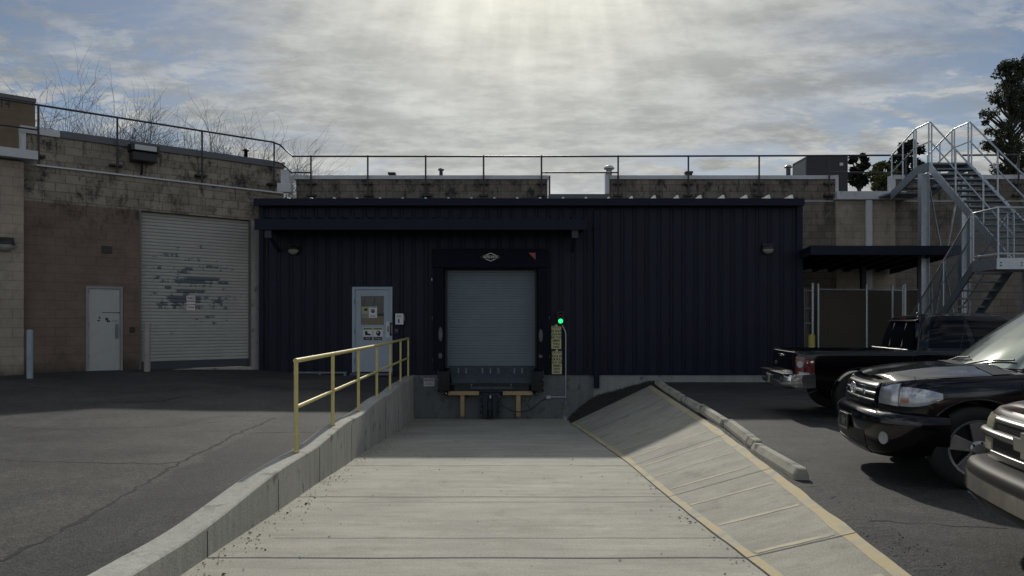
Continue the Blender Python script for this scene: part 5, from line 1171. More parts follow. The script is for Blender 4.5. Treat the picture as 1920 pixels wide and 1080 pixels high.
def leafy(px, py0, py1, wpx, d, label, seed, c1, dens=1.0, trunk_px=None, lobes=14, name='evergreen_tree', leaf=.16, cat='tree', gap=.0):
    rnd = random.Random(seed); c = P(px, (py0 + py1) / 2, d); base = P(trunk_px or px, 0, d); H = P(px, py0, d).z; hw = wpx * d / F / 2; hh = (py1 - py0) * d / F / 2
    t = thing(name, (base.x, d, 0), label, cat, 'evergreen trees at the right')
    LM = M('foliage_%d' % int(c1[1] * 1000), c1, .7, nz=.5, ns=.9, spec=.2)
    m = MB(); tr = Vector((base.x, d, 0)); m.tube([tr, tr + Vector((.1, 0, H * .4)), Vector((c.x, d, H * .9))], .25, 8, .05)
    cl = []
    for _ in range(int(lobes * 3.2)):
        a = rnd.uniform(0, 6.28); v = rnd.uniform(-1, .98); rr = math.sqrt(max(0, 1 - abs(v) ** 2.5)) * rnd.uniform(.35, 1.0)
        p = Vector((c.x + hw * rr * math.cos(a) * .85, d + hw * rr * math.sin(a) * .85, c.z + hh * v * .9)); cl.append((p, hw * rnd.uniform(.10, .24)))
        s = Vector((lerp(base.x, c.x, .7), d, max(1.0, p.z - hw * rnd.uniform(.3, .9)))); m.tube([s, s.lerp(p, .5) + Vector((0, 0, -.1)), p], .07, 5, .02)
    m.build('trunk', BARKD, t)
    g = MB()
    for p, r in cl:
        for _ in range(int(52 * dens)):
            w_ = Vector((rnd.gauss(0, 1), rnd.gauss(0, 1), rnd.gauss(0, .75))); w_ = w_.normalized() * r * (rnd.random() ** .45) * 1.15; w_.z += .0
            q = p + w_; s = leaf * rnd.uniform(.5, 1.3); u = Vector((rnd.gauss(0, 1), rnd.gauss(0, 1), rnd.gauss(0, .7))).normalized(); v = u.orthogonal().normalized(); v.rotate(Matrix.Rotation(rnd.uniform(0, 6.28), 3, u))
            g.add([q - v * s * .3, q + u * s * .6, q + v * s * .3, q - u * s * .5], [(0, 1, 2, 3)])
    g.build('crown', LM, t, fix=False)
leafy(1893, 105, 345, 110, 34, 'tall dark evergreen tree at the right edge behind the stairs', 5, (.050, .056, .030), 2.6, 1897, 36, leaf=.11)
leafy(1935, 95, 250, 80, 36, 'dark evergreen tree cut by the right edge, behind the tall one', 6, (.050, .057, .030), 2.6, 1935, 24, leaf=.11)
leafy(1612, 290, 350, 46, 38, 'dark rounded evergreen crown just right of the rooftop air unit', 7, (.018, .026, .016), 1.2, 1612, 12, leaf=.26)
leafy(1655, 305, 360, 60, 34, 'olive green bushy tree behind the right parapet gap', 8, (.12, .13, .045), 1.2, 1650, 14, leaf=.2)
leafy(1700, 262, 340, 66, 42, 'dark evergreen behind the top platform of the stairs', 9, (.022, .030, .018), 1.1, 1700, 16, leaf=.3)
# ------------------------------------------------------------------ vehicles
def catmull(pts, n=14):
    P_ = [Vector(p) for p in pts]; out = []
    for i in range(len(P_) - 1):
        p0 = P_[max(i - 1, 0)]; p1 = P_[i]; p2 = P_[i + 1]; p3 = P_[min(i + 2, len(P_) - 1)]
        a = (p2 - p0) * .5; b = (p3 - p1) * .5
        for k in range(n):
            t = k / n; out.append(p1 * (2 * t ** 3 - 3 * t * t + 1) + a * (t ** 3 - 2 * t * t + t) + p2 * (-2 * t ** 3 + 3 * t * t) + b * (t ** 3 - t * t))
    out.append(P_[-1]); return out
class Lower:
    """lower body: s = metres round the half outline from the visible end, t 0..1 up the side, 1..2 over the top"""
    def __init__(s, outline, zb, zsh, ztop, prof, zt_yfun=None):
        s.c = catmull([(x, y) for x, y in outline]); s.l = [0]
        for a, b in zip(s.c, s.c[1:]): s.l.append(s.l[-1] + (b - a).length)
        s.L = s.l[-1]; s.zb, s.zsh, s.ztop, s.prof, s.yf = zb, zsh, ztop, prof, zt_yfun
    def xy(s, d):
        d = max(0, min(s.L, d)); import bisect
        i = min(max(bisect.bisect_right(s.l, d) - 1, 0), len(s.c) - 2); k = (d - s.l[i]) / max(1e-9, s.l[i + 1] - s.l[i])
        p = s.c[i].lerp(s.c[i + 1], k); t = (s.c[min(i + 2, len(s.c) - 1)] - s.c[max(i - 1, 0)]).normalized(); return p, Vector((-t.y, t.x)) if False else Vector((-t.y, t.x))
    def s_at_x(s, x, front=True):
        best = min(range(len(s.c)), key=lambda i: abs(s.c[i].x - x) + (0 if s.c[i].y > .5 else 9)); return s.l[best]
    def __call__(s, d, t, side=-1, off=0.):
        p, n = s.xy(d)                                   # n points outward
        tt = min(t, 1); ins = interp(s.prof, tt) - off
        if d < 1e-6 or d > s.L - 1e-6: n = Vector((-1 if d < 1 else 1, 0))
        q = p + n * (-ins); q.y = max(q.y, 0) if (d > 1e-6 and d < s.L - 1e-6) else 0
        z0, z1 = interp(s.zb, q.x), interp(s.zsh, q.x)
        if t <= 1: return Vector((q.x, side * q.y, lerp(z0, z1, t)))
        k = t - 1; y = q.y * (1 - k)
        if s.yf: z = s.yf(q.x, y, q.y, k, z1)
        else: z = z1 + (interp(s.ztop, q.x) - z1) * math.sin(min(1, k / .45) * math.pi / 2)
        return Vector((q.x, side * y, z + off))
class Upper:
    def __init__(s, belt, roof, zb, zr, crown=.05, bulge=.03):
        s.b, s.r, s.zb, s.zr, s.cr, s.bu = belt, roof, zb, zr, crown, bulge; s.n = len(belt) - 1; s.cb = catmull(belt, 20); s.c2 = catmull(roof, 20)
    def __call__(s, u, t, side=-1, off=0.):
        def base(u, t):
            k = max(0, min(s.n * 20, u * 20)); i = min(int(k), s.n * 20 - 1); f = k - i
            a = s.cb[i].lerp(s.cb[i + 1], f); b = s.c2[i].lerp(s.c2[i + 1], f)
            if t <= 1:
                q = a.lerp(b, t); z = lerp(interp(s.zb, a.x), interp(s.zr, b.x), t); bl = s.bu * math.sin(math.pi * min(1, t * 1.0))
                c = Vector((3., 0)); n = Vector((q.x - c.x, q.y * 2.2)).normalized(); q = q + n * bl; return Vector((q.x, q.y, z))
            k2 = t - 1; q = Vector((lerp(b.x, lerp(b.x, 3.2, .35), k2), b.y * (1 - k2))); return Vector((q.x, q.y, interp(s.zr, b.x) + s.cr * math.sin(min(1, k2 / .6) * math.pi / 2)))
        p = base(u, t)
        if off:
            e = 1e-3; du = base(min(u + e, s.n), t) - base(max(u - e, 0), t); dv = base(u, min(t + e, .999 if t < 1 else 2)) - base(u, t - e)
            n = du.cross(dv);
            if n.length > 1e-12:
                n.normalize(); c = Vector((3., 0, 1.2))
                if n.dot(p - c) < 0: n = -n
                p = p + n * off
        if u <= 1e-6 or u >= s.n - 1e-6: p.y = 0
        return Vector((p.x, side * p.y, p.z))
def closed_body(S, ss, ts, name, mat, parent, arches=(), bottom=True):
    m = MB(); nt_ = len(ts)
    for side in (-1, 1): m.grid([[S(a, t, side) for t in ts] for a in ss])
    if bottom: m.grid([[S(a, ts[0], -1), Vector((S(a, ts[0], -1).x, 0, S(a, ts[0], -1).z)), S(a, ts[0], 1)] for a in ss])
    o = m.build(name, mat, parent, local=True, weld=True)
    if arches:
        bm = MB()
        cuts = []
        for (x, z, r, w_) in arches:
            for sd_ in (-1, 1):
                c = MB(); y0 = sd_ * (w_ - .34); y1 = sd_ * (w_ + .3); n = 36
                vs_ = [(x + r * math.cos(2 * math.pi * k / n), y, z + r * math.sin(2 * math.pi * k / n)) for y in (y0, y1) for k in range(n)]
                c.add(vs_, [tuple(range(n)), tuple(range(n, 2 * n))] + [(k, (k + 1) % n, n + (k + 1) % n, n + k) for k in range(n)]); co = c.build('cutter', mat, parent, local=True); cuts.append(co)
        for co in cuts:
            md = o.modifiers.new('b', 'BOOLEAN'); md.operation = 'DIFFERENCE'; md.solver = 'EXACT'; md.object = co
        dg = bpy.context.evaluated_depsgraph_get(); me = bpy.data.meshes.new_from_object(o.evaluated_get(dg)); o.modifiers.clear(); old = o.data; o.data = me; me.name = name; bpy.data.meshes.remove(old)
        for co in cuts: d = co.data; bpy.data.objects.remove(co); bpy.data.meshes.remove(d)
        if not me.materials: me.materials.append(mat)
    o.data.polygons.foreach_set('use_smooth', [True] * len(o.data.polygons)); o.data.set_sharp_from_angle(angle=R(32)); return o
def frange(a, b, n): return [a + (b - a) * k / n for k in range(n + 1)]
def patch(S, s0, s1, t0, t1, off, name, mat, parent, sides=(-1,), ns=12, nt_=8, bulge=None, closed=True, shape=None):
    """raised patch following the body; bulge(t') shapes the offset; shape(s') -> (t0, t1)"""
    m = MB()
    for side in sides:
        rows = []
        for a in frange(0, 1, ns):
            ta, tb = shape(a) if shape else (t0, t1); r = []
            for i, b in enumerate(frange(0, 1, nt_)):
                o = off * (bulge(b) if bulge else 1)
                r.append(S(lerp(s0, s1, a), lerp(ta, tb, b), side, o))
            if closed: r = [S(lerp(s0, s1, a), ta, side, -.02)] + r + [S(lerp(s0, s1, a), tb, side, -.02)]
            rows.append(r)
        if closed:
            e0 = [S(s0, lerp(*(shape(0) if shape else (t0, t1)), max(0, min(1, (i - 1) / nt_))), side, -.02) for i in range(len(rows[0]))]
            e1 = [S(s1, lerp(*(shape(1) if shape else (t0, t1)), max(0, min(1, (i - 1) / nt_))), side, -.02) for i in range(len(rows[0]))]
            rows = ([e0] if s0 > 1e-6 else []) + rows + [e1]
        m.grid(rows)
    o = m.build(name, mat, parent, local=True, weld=True); o.data.set_sharp_from_angle(angle=R(38)); return o
PBLK = M('black_car_paint', (.002, .002, .003), .14, coat=.42, spec=.32)
PMAR = M('faded_maroon_paint', (.085, .050, .052), .3, coat=.9, nz=.12, ns=3)
CHR = M('chrome', (.72, .73, .74), .16, metal=1.0, nz=.05, ns=6)
CHRD = M('dull_chrome', (.27, .27, .265), .28, metal=.9, nz=.2, ns=7)
GLS = M('dark_car_glass', (.003, .004, .005), .06, spec=.22)
WSH = M('windshield_glass', (.16, .19, .18), .09, metal=.55, nz=.1, ns=2)
LENS = M('headlight_lens', (.30, .31, .34), .12, metal=.4, coat=1, nz=.35, ns=14)
LENS2 = M('headlight_clear', (.46, .47, .50), .15, metal=.5, coat=1, nz=.3, ns=11)
AMB = M('amber_lens', (.33, .13, .07), .2, coat=1); OLDL = M('yellowed_lens', (.30, .28, .19), .3, coat=.6, nz=.15, ns=8)
REDL = M('red_lens', (.10, .006, .012), .15, coat=1); CLR = M('clear_tail_lens', (.42, .42, .44), .2, coat=1)
RIM = M('alloy_rim', (.42, .42, .43), .25, metal=.85); TRIM = M('black_trim', (.010, .010, .011), .45); TYRE = M('tyre_rubber', (.013, .013, .013), .8, bump=.3, bs=60)
def wheel(parent, x, y, r, rim_r, side, spokes=5, mat=None):
    mat = mat or RIM; w_ = .13
    m = MB(); m.lathe([(rim_r, -w_), (r * .93, -w_), (r * .985, -w_ * .85), (r, -w_ * .6), (r, w_ * .6), (r * .985, w_ * .85), (r * .93, w_), (rim_r, w_), (rim_r * .95, w_ * .8), (rim_r * .95, -w_ * .8), (rim_r, -w_)], (x, y, r), 'y', 44); t = m.build('wheel', TYRE, parent, local=True, weld=True)
    f = side * w_
    m = MB(); m.lathe([(rim_r + .004, f * 1.01), (rim_r - .012, f * 1.02), (rim_r - .025, f * .9), (rim_r - .03, f * .2), (.0, f * .1)], (x, y, r), 'y', 44); m.build('rim', mat, t, local=True)
    m = MB()
    for k in range(spokes):
        a = 2 * math.pi * k / spokes + .35; c, s_ = math.cos(a), math.sin(a); px, pz = -s_, c
        yy = [f * .72, f * .98]
        r0, r1, w0, w1 = .05, rim_r - .015, .042, .075
        quad = [(x + c * r0 + px * w0, r + s_ * r0 + pz * w0), (x + c * r1 + px * w1, r + s_ * r1 + pz * w1), (x + c * r1 - px * w1, r + s_ * r1 - pz * w1), (x + c * r0 - px * w0, r + s_ * r0 - pz * w0)]
        m.prism([(q[0], y + yy[0], q[1]) for q in quad], (0, yy[1] - yy[0], 0))
    m.lathe([(.085, f * .7), (.085, f * .96), (.05, f * 1.06), (0, f * 1.06)], (x, y, r), 'y', 20); m.build('spokes', mat, t, local=True, bevel=.004)
    m = MB(); m.lathe([(rim_r - .04, f * .35), (0, f * .35)], (x, y, r), 'y', 30)
    for k in range(5): a = 2 * math.pi * k / 5; m.lathe([(.014, f * .9), (.012, f * 1.07), (0, f * 1.08)], (x + .062 * math.cos(a), y, r + .062 * math.sin(a)), 'y', 8)
    m.build('hub', TRIM, t, local=True)
    return t
def arch_lip(S, parent, x, z, r, mat, sfun):
    for side in (-1, 1):
        m = MB(); pts = []
        for a in frange(-8, 188, 26):
            px, pz = x + r * math.cos(R(a)), z + r * math.sin(R(a)); s_ = sfun(px); b = S(s_, 0, side).z; t_ = max(0, min(1, (pz - b) / (S(s_, 1, side).z - b))); q = S(s_, t_, side, .0); pts.append(Vector((px, q.y, pz)))
        m.tube(pts, .012, 7)
        m.build('wheel_arch', mat, parent, local=True)
def hood_z(extra):
    def f(x, y, ye, k, z1): return extra(x, y, ye, k, z1)
    return f
PROF = [(0, .06), (.08, .025), (.2, .008), (.45, 0), (.7, .006), (.85, .02), (.95, .045), (1, .075)]
def suv(name, loc, rz, label, paint, kind):
    t = thing(name, loc, label, 'car', None, rz); big = kind == 'tahoe'
    OUT = [(0.0, 0), (.012, .3), (.05, .58), (.13, .76), (.30, .88), (.62, .94), (1.2, .965), (2.6, .975), (3.9, .97), (4.85, .94), (5.12, .84), (5.2, .5), (5.22, 0)]
    ZS = [(0, .96), (.12, .985), (.5, 1.035), (1.1, 1.075), (2, 1.12), (5.3, 1.14)]; ZTt = [(0, .98), (.07, 1.015), (.2, 1.055), (.6, 1.095), (1.1, 1.12), (2, 1.16), (5.3, 1.19)]
    if big: OUT = [(0, 0), (.0, .4), (.02, .70), (.06, .86), (.16, .94), (.40, .975), (1.2, .99), (2.6, .99), (3.9, .985), (4.85, .96), (5.05, .88), (5.12, .5), (5.13, 0)]; ZS = [(0, .975), (.2, 1.0), (.6, 1.04), (1.3, 1.10), (2, 1.15), (5.3, 1.15)]; ZTt = [(0, .985), (.05, 1.02), (.16, 1.055), (.6, 1.10), (1.3, 1.17), (2, 1.18), (5.3, 1.18)]
    ZB = [(0, .50), (.3, .42), (.8, .38), (4.6, .38), (5.0, .45), (5.3, .5)]
    def ytop(x, y, ye, k, z1):
        zt_ = interp(ZTt, x); h = zt_ - z1; z = z1 + h * math.sin(min(1, k / .5) * math.pi / 2)
        if x < 1.6 and not big:                       # raised hood centre with two soft ridges
            z += .022 * sst((x - .1) / .5) * (sst((.60 - abs(y)) / .14)) - .012 * sst((.3 - abs(y)) / .2)
        if big and x < 1.6: z += .02 * sst((x - .05) / .4) * math.exp(-((y - .0) / .25) ** 2) + .015 * math.exp(-((abs(y) - .62) / .08) ** 2) * sst((x - .05) / .3)
        return z
    S = Lower(OUT, ZB, ZS, ZTt, PROF, ytop)
    ss = frange(0, 1.2, 24) + frange(1.3, 5.4, 40)[0:] ; ss = [a for a in ss if a < S.L - 1.0] + frange(S.L - 1.0, S.L, 14)
    ts = [0, .04, .1, .2, .32, .45, .58, .7, .8, .88, .94, .98, 1, 1.03, 1.07, 1.12, 1.18, 1.25, 1.33, 1.42, 1.5, 1.6, 1.7, 1.8, 1.9, 2.0]
    SH = 0 if big else .42
    wr = .39; ax1 = .93 if big else .78; ax2 = 3.93
    sx = lambda x: S.s_at_x(x)
    closed_body(S, ss, ts, 'body', paint, t, [(ax1, wr, .45, .97), (ax2, wr, .45, .97)])
    for x in (ax1, ax2): arch_lip(S, t, x, wr, .455, paint, sx)
    for x in (ax1, ax2):
        for sd_ in (-1, 1): wheel(t, x, sd_ * .82, wr, .265, sd_)
    belt = [(1.42, 0), (1.46, .4), (1.58, .70), (1.76, .84), (2.6, .895), (3.5, .90), (4.4, .88), (4.92, .84), (5.04, .7), (5.06, .35), (5.07, 0)]
    roof = [(2.12, 0), (2.15, .32), (2.22, .54), (2.36, .63), (2.85, .67), (3.5, .68), (4.3, .67), (4.65, .65), (4.76, .55), (4.80, .3), (4.81, 0)]
    belt = [(x - (SH if x < 3 else SH * (5.1 - x) / 2.1), y) for x, y in belt]; roof = [(x - (SH - .12 if x < 3 and not big else SH if x < 3 else SH * (5.1 - x) / 2.1), y) for x, y in roof]
    G = Upper(belt, roof, [(1.0, 1.09), (2.0, 1.12), (5.2, 1.14)], [(1.6, 1.70), (2.4, 1.76), (4.2, 1.78), (4.8, 1.73)], .05)
    closed_body(G, frange(0, 10, 80), [-.02, .1, .25, .4, .55, .7, .82, .92, .98, 1, 1.04, 1.1, 1.2, 1.35, 1.5, 1.7, 1.85, 2], 'cabin', paint, t)
    patch(G, 0, 2.45, .03, .95, .006, 'windshield', WSH if not big else GLS, t, (-1, 1), 16, 10, closed=False)
    for a, b, tx in ((3.42, 4.3, 0), (4.42, 5.35, 0), (5.48, 6.75, 0)):
        for sd_ in (-1, 1): patch(G, a, b, .07, .86, .006, 'side_window', GLS, t, (sd_,), 10, 6, closed=False)
    patch(G, 8.2, 10, .1, .85, .006, 'rear_window', GLS, t, (-1, 1), 10, 6, closed=False)
    # wipers, cowl
    m = MB()
    for y0, y1 in ((-.1, -.62), (.55, .02)):
        p0 = G(abs(y0) * 2.6, .02, -1 if y0 < 0 else 1, .03); p1 = G(abs(y1) * 2.9, .13, -1 if y1 < 0 else 1, .03); m.tube([p0, p0.lerp(p1, .5) + Vector((0, 0, .02)), p1], .010, 6)
    m.build('wipers', TRIM, t, local=True)
    patch(S, sx(1.36 - SH), sx(1.5 - SH), 1.02, 2, .004, 'cowl', TRIM, t, (-1, 1), 6, 10, closed=False)
    for sd_ in (-1, 1):
        m = MB(); q = G(3.3, .12, sd_, .0); m.prism([q + Vector((-.05, 0, -.02)), q + Vector((.12, 0, -.02)), q + Vector((.10, 0, .17)), q + Vector((-.03, 0, .17))], (0, sd_ * .25, 0)); m.build('mirror', paint, t, local=True, bevel=.03)
    # hood shut line
    seam = M('panel_gap', (.001, .001, .001), .8)
    patch(S, sx(.36), sx(1.3 - SH), 0, 0, .002, 'hood_gap', seam, t, (-1, 1), 12, 1, closed=False, shape=lambda a: (1.035, 1.045))
    for x in (1.58 - SH, 2.62 - SH * .9, 3.55 - SH * .7): patch(S, sx(x) - .004, sx(x) + .004, .1, .99, .0015, 'door_gap', seam, t, (-1, 1), 1, 8, closed=False)
    for x in (2.45, 3.42):
        for sd_ in (-1, 1): patch(S, sx(x) - .09, sx(x) + .09, .76, .80, .03, 'door_handle', paint, t, (sd_,), 5, 4)
    bul = lambda b: math.sin(math.pi * min(1, max(0, b))) ** .35
    tz = lambda z, x=.1: (z - interp(ZB, x)) / (interp(ZS, x) - interp(ZB, x))
    if not big:
        # bumper bar
        B = Lower([(-.13, 0), (-.115, .35), (-.05, .66), (.06, .84), (.25, .95), (.5, .985), (.56, .985)], [(0, .25), (.5, .32)], [(0, .705), (.5, .70)], [(0, .71)], [(0, .11), (.12, .05), (.3, .02), (.6, .0), (.85, .0), (.94, .025), (1, .09)], lambda x, y, ye, k, z1: z1 + .01)
        m = MB(); BL_ = B.L
        for side in (-1, 1):
            rows = [[B(a, b, side) for b in (0, .06, .12, .3, .5, .7, .85, .92, .97, 1)] for a in frange(0, BL_, 40)]
            rows = [[Vector((max(r[0].x + .35, .2), r[0].y * .8, r[0].z))] + r + [Vector((r[-1].x + .22, r[-1].y * .93, r[-1].z + .005))] for r in rows]; m.grid(rows)
        bp_ = m.build('front_bumper', paint, t, local=True, weld=True); bp_.data.set_sharp_from_angle(angle=R(40))
        m2 = lambda nm, s0, s1, t0, t1, off, mt, sd_=(-1, 1), **k: patch(B, s0, s1, t0, t1, off, nm, mt, bp_, sd_, 10, 6, **k)
        m2('lower_intake', 0, .50, .20, .50, .004, TRIM, closed=False)
        m2('skid_plate', 0, .46, .0, .13, .012, CHRD)
        m2('skid_plate_edge', 0, .50, .145, .185, .012, CHRD, bulge=bul)
        for side in (-1, 1):
            c = B(.80, .44, side, .012); m = MB(); n = (B(.80, .44, side, .05) - B(.80, .44, side, .0)).normalized(); u = Vector((0, 0, 1)); v_ = n.cross(u)
            ring = [c + (v_ * math.cos(R(a)) * .052 + u * math.sin(R(a)) * .06) for a in range(0, 360, 20)]; m.prism(ring, n * -.03); m.build('fog_lamp', LENS, bp_, local=True)
        m = MB(); m.box((-.152, -.155, .44), (-.136, .155, .60)); pl = m.build('number_plate', TRIM, t, local=True, bevel=.004)
        m = MB(); 
        for a, b in (((-.155, .44), (.155, .448)), ((-.155, .592), (.155, .60)), ((-.155, .4481), (-.147, .5919)), ((.147, .4481), (.155, .5919))): m.box((-.158, a[0], a[1]), (-.1525, b[0], b[1]))
        m.build('plate_frame', CHRD, pl, local=True)
        m = MB(); m.prism([(-.1525, y, .52 + z) for y, z in ((-.07, -.05), (-.01, -.03), (.07, -.055), (.03, 0), (.05, .03), (0, .05), (-.02, .02), (-.06, .01))], (-.003, 0, 0)); m.build('plate_print', M('plate_grey', (.06, .065, .07), .5), pl, local=True)
        # grille
        patch(S, 0, .52, tz(.745), tz(.965), .004, 'grille', TRIM, t, (-1, 1), 12, 6, closed=False)
        for z0, z1, o in ((.905, .955, .035), (.835, .875, .035), (.765, .795, .030)): patch(S, 0, .50, tz(z0), tz(z1), o, 'grille_bar', CHR if z0 < .9 else CHR, t, (-1, 1), 14, 6, bulge=bul)
        patch(S, .50, .535, tz(.75), tz(.965), .03, 'grille_surround', paint, t, (-1, 1), 2, 8)
        m = MB()
        def ell(cy, cz, ry, rz_, r=.007): m.tube([Vector((-.055, cy + ry * math.cos(R(a)), cz + rz_ * math.sin(R(a)))) for a in range(0, 361, 15)], r, 6)
        ell(0, .865, .085, .058); ell(0, .865, .035, .055, .006); ell(0, .892, .058, .024, .006); m.build('emblem', CHR, t, local=True)
        text_mesh('lettering', 'V8', .07, CHR, t, (-.052, -.37, .855), rot=(R(90), 0, R(-90)), depth=.004, bold=.002, local=True)
        for side in (-1, 1):
            hl = patch(S, .565, .80, 0, 0, .012, 'headlight', LENS2, t, (side,), 12, 6, shape=lambda a: (tz(lerp(.765, .755, a), .15), tz(lerp(.93, .965, sst(a * 1.2)), .15)))
            patch(S, .815, 1.18, 0, 0, .012, 'turn_signal', LENS, hl, (side,), 14, 6, shape=lambda a: (tz(lerp(.757, .835, a ** 2.2), .4), tz(lerp(.962, .885, a ** 1.8), .4)))
            patch(S, .825, .90, 0, 0, .014, 'amber_lens', AMB, hl, (side,), 4, 4, shape=lambda a: (tz(.79, .3), tz(.84, .3)))
            for s0, s1 in ((.555, .563), (.803, .812)): patch(S, s0, s1, tz(.755, .15), tz(.968, .15), .016, 'bezel', CHRD, hl, (side,), 2, 8)
        m = MB(); q = S(.95, 1.03, -1); m.tube([q, q + Vector((0, 0, .03))], .006, 6); m.build('hood_bumper', CHR, t, local=True)
    else:
        GBLK = M('grille_mesh', (.02, .02, .021), .5)
        patch(S, 0, .60, tz(.70, .02), tz(.93, .02), .003, 'grille', GBLK, t, (-1, 1), 14, 6, closed=False)
        for z0, z1, o, s1 in ((.905, .945, .03, .62), (.795, .855, .045, 1.0), (.685, .715, .03, .62)): patch(S, 0, s1, tz(z0, .02), tz(z1, .02), o, 'grille_bar', CHRD if z0 != .9 else CHR, t, (-1, 1), 20, 6, bulge=bul)
        for z in (.885, .872, .770, .757, .744, .731): patch(S, 0, .59, tz(z - .003, .02), tz(z + .003, .02), .012, 'grille_slat', TRIM, t, (-1, 1), 10, 2)
        patch(S, .60, .63, tz(.70, .02), tz(.93, .02), .02, 'grille_surround', CHRD, t, (-1, 1), 3, 6)
        for side in (-1, 1):
            patch(S, .64, 1.10, tz(.857, .05), tz(.94, .05), .012, 'headlight', OLDL, t, (side,), 12, 5)
            patch(S, .64, 1.00, tz(.700, .05), tz(.79, .05), .012, 'turn_signal', OLDL, t, (side,), 12, 5)
        m = MB(); ce = .825; bow = [(-.15, -.035), (-.135, .045), (-.05, .045), (-.05, .085), (.05, .085), (.05, .045), (.15, .045), (.135, -.035), (.05, -.035), (.05, -.075), (-.05, -.075), (-.05, -.035)]
        m.prism([(-.062, y, ce + z) for y, z in bow], (-.018, 0, 0)); m.build('emblem', M('emblem_gold_grey', (.42, .40, .36), .3, metal=.7), t, local=True, bevel=.003)
        B = Lower([(-.17, 0), (-.16, .4), (-.12, .72), (-.03, .92), (.14, 1.0), (.42, 1.015), (.5, 1.015)], [(0, .33), (.5, .36)], [(0, .645), (.5, .64)], [(0, .65)], [(0, .12), (.12, .05), (.3, .0), (.80, .0), (.90, .01), (.96, .03), (1, .085)], lambda x, y, ye, k, z1: z1)
        m = MB()
        for side in (-1, 1):
            rows = [[B(a, b, side) for b in (0, .1, .2, .3, .45, .6, .75, .86, .94, 1)] for a in frange(0, B.L, 40)]; rows = [[Vector((r[0].x + .3, r[0].y * .9, r[0].z))] + r + [Vector((r[-1].x + .2, r[-1].y * .93, r[-1].z + .01))] for r in rows]; m.grid(rows)
        bp_ = m.build('front_bumper', M('bumper_grey_plastic', (.020, .016, .016), .55, spec=.15, nz=.1, ns=5), t, local=True, weld=True); bp_.data.set_sharp_from_angle(angle=R(40))
        patch(B, 0, B.L - .03, .36, .70, .010, 'chrome_band', M('scuffed_chrome', (.24, .23, .22), .2, metal=.9, nz=.35, ns=5), bp_, (-1, 1), 36, 6)
        patch(B, .55, .80, .12, .30, .004, 'fog_recess', TRIM, bp_, (-1, 1), 6, 3, closed=False)
        patch(B, 0, .40, .1, .33, .004, 'lower_intake', TRIM, bp_, (-1, 1), 6, 3, closed=False)
        for side in (-1, 1): patch(B, .60, .68, .16, .27, .015, 'fog_lamp', LENS, bp_, (side,), 4, 3)
    # rear lamps and bumper (away from the photograph's view)
    for side in (-1, 1): patch(S, S.L - 1.05, S.L - .78, .55, .97, .012, 'tail_lamp', REDL, t, (side,), 6, 6)
    patch(S, S.L - 1.5, S.L, .05, .38, .08, 'rear_bumper', paint, t, (-1, 1), 20, 6, bulge=bul)
    m = MB(); 
    for sd_ in (-1, 1): m.tube([G(4.3, 1.12, sd_, .03), G(5.5, 1.12, sd_, .05), G(6.6, 1.12, sd_, .03)], .016, 6)
    m.build('roof_rack', TRIM, t, local=True)
    return t
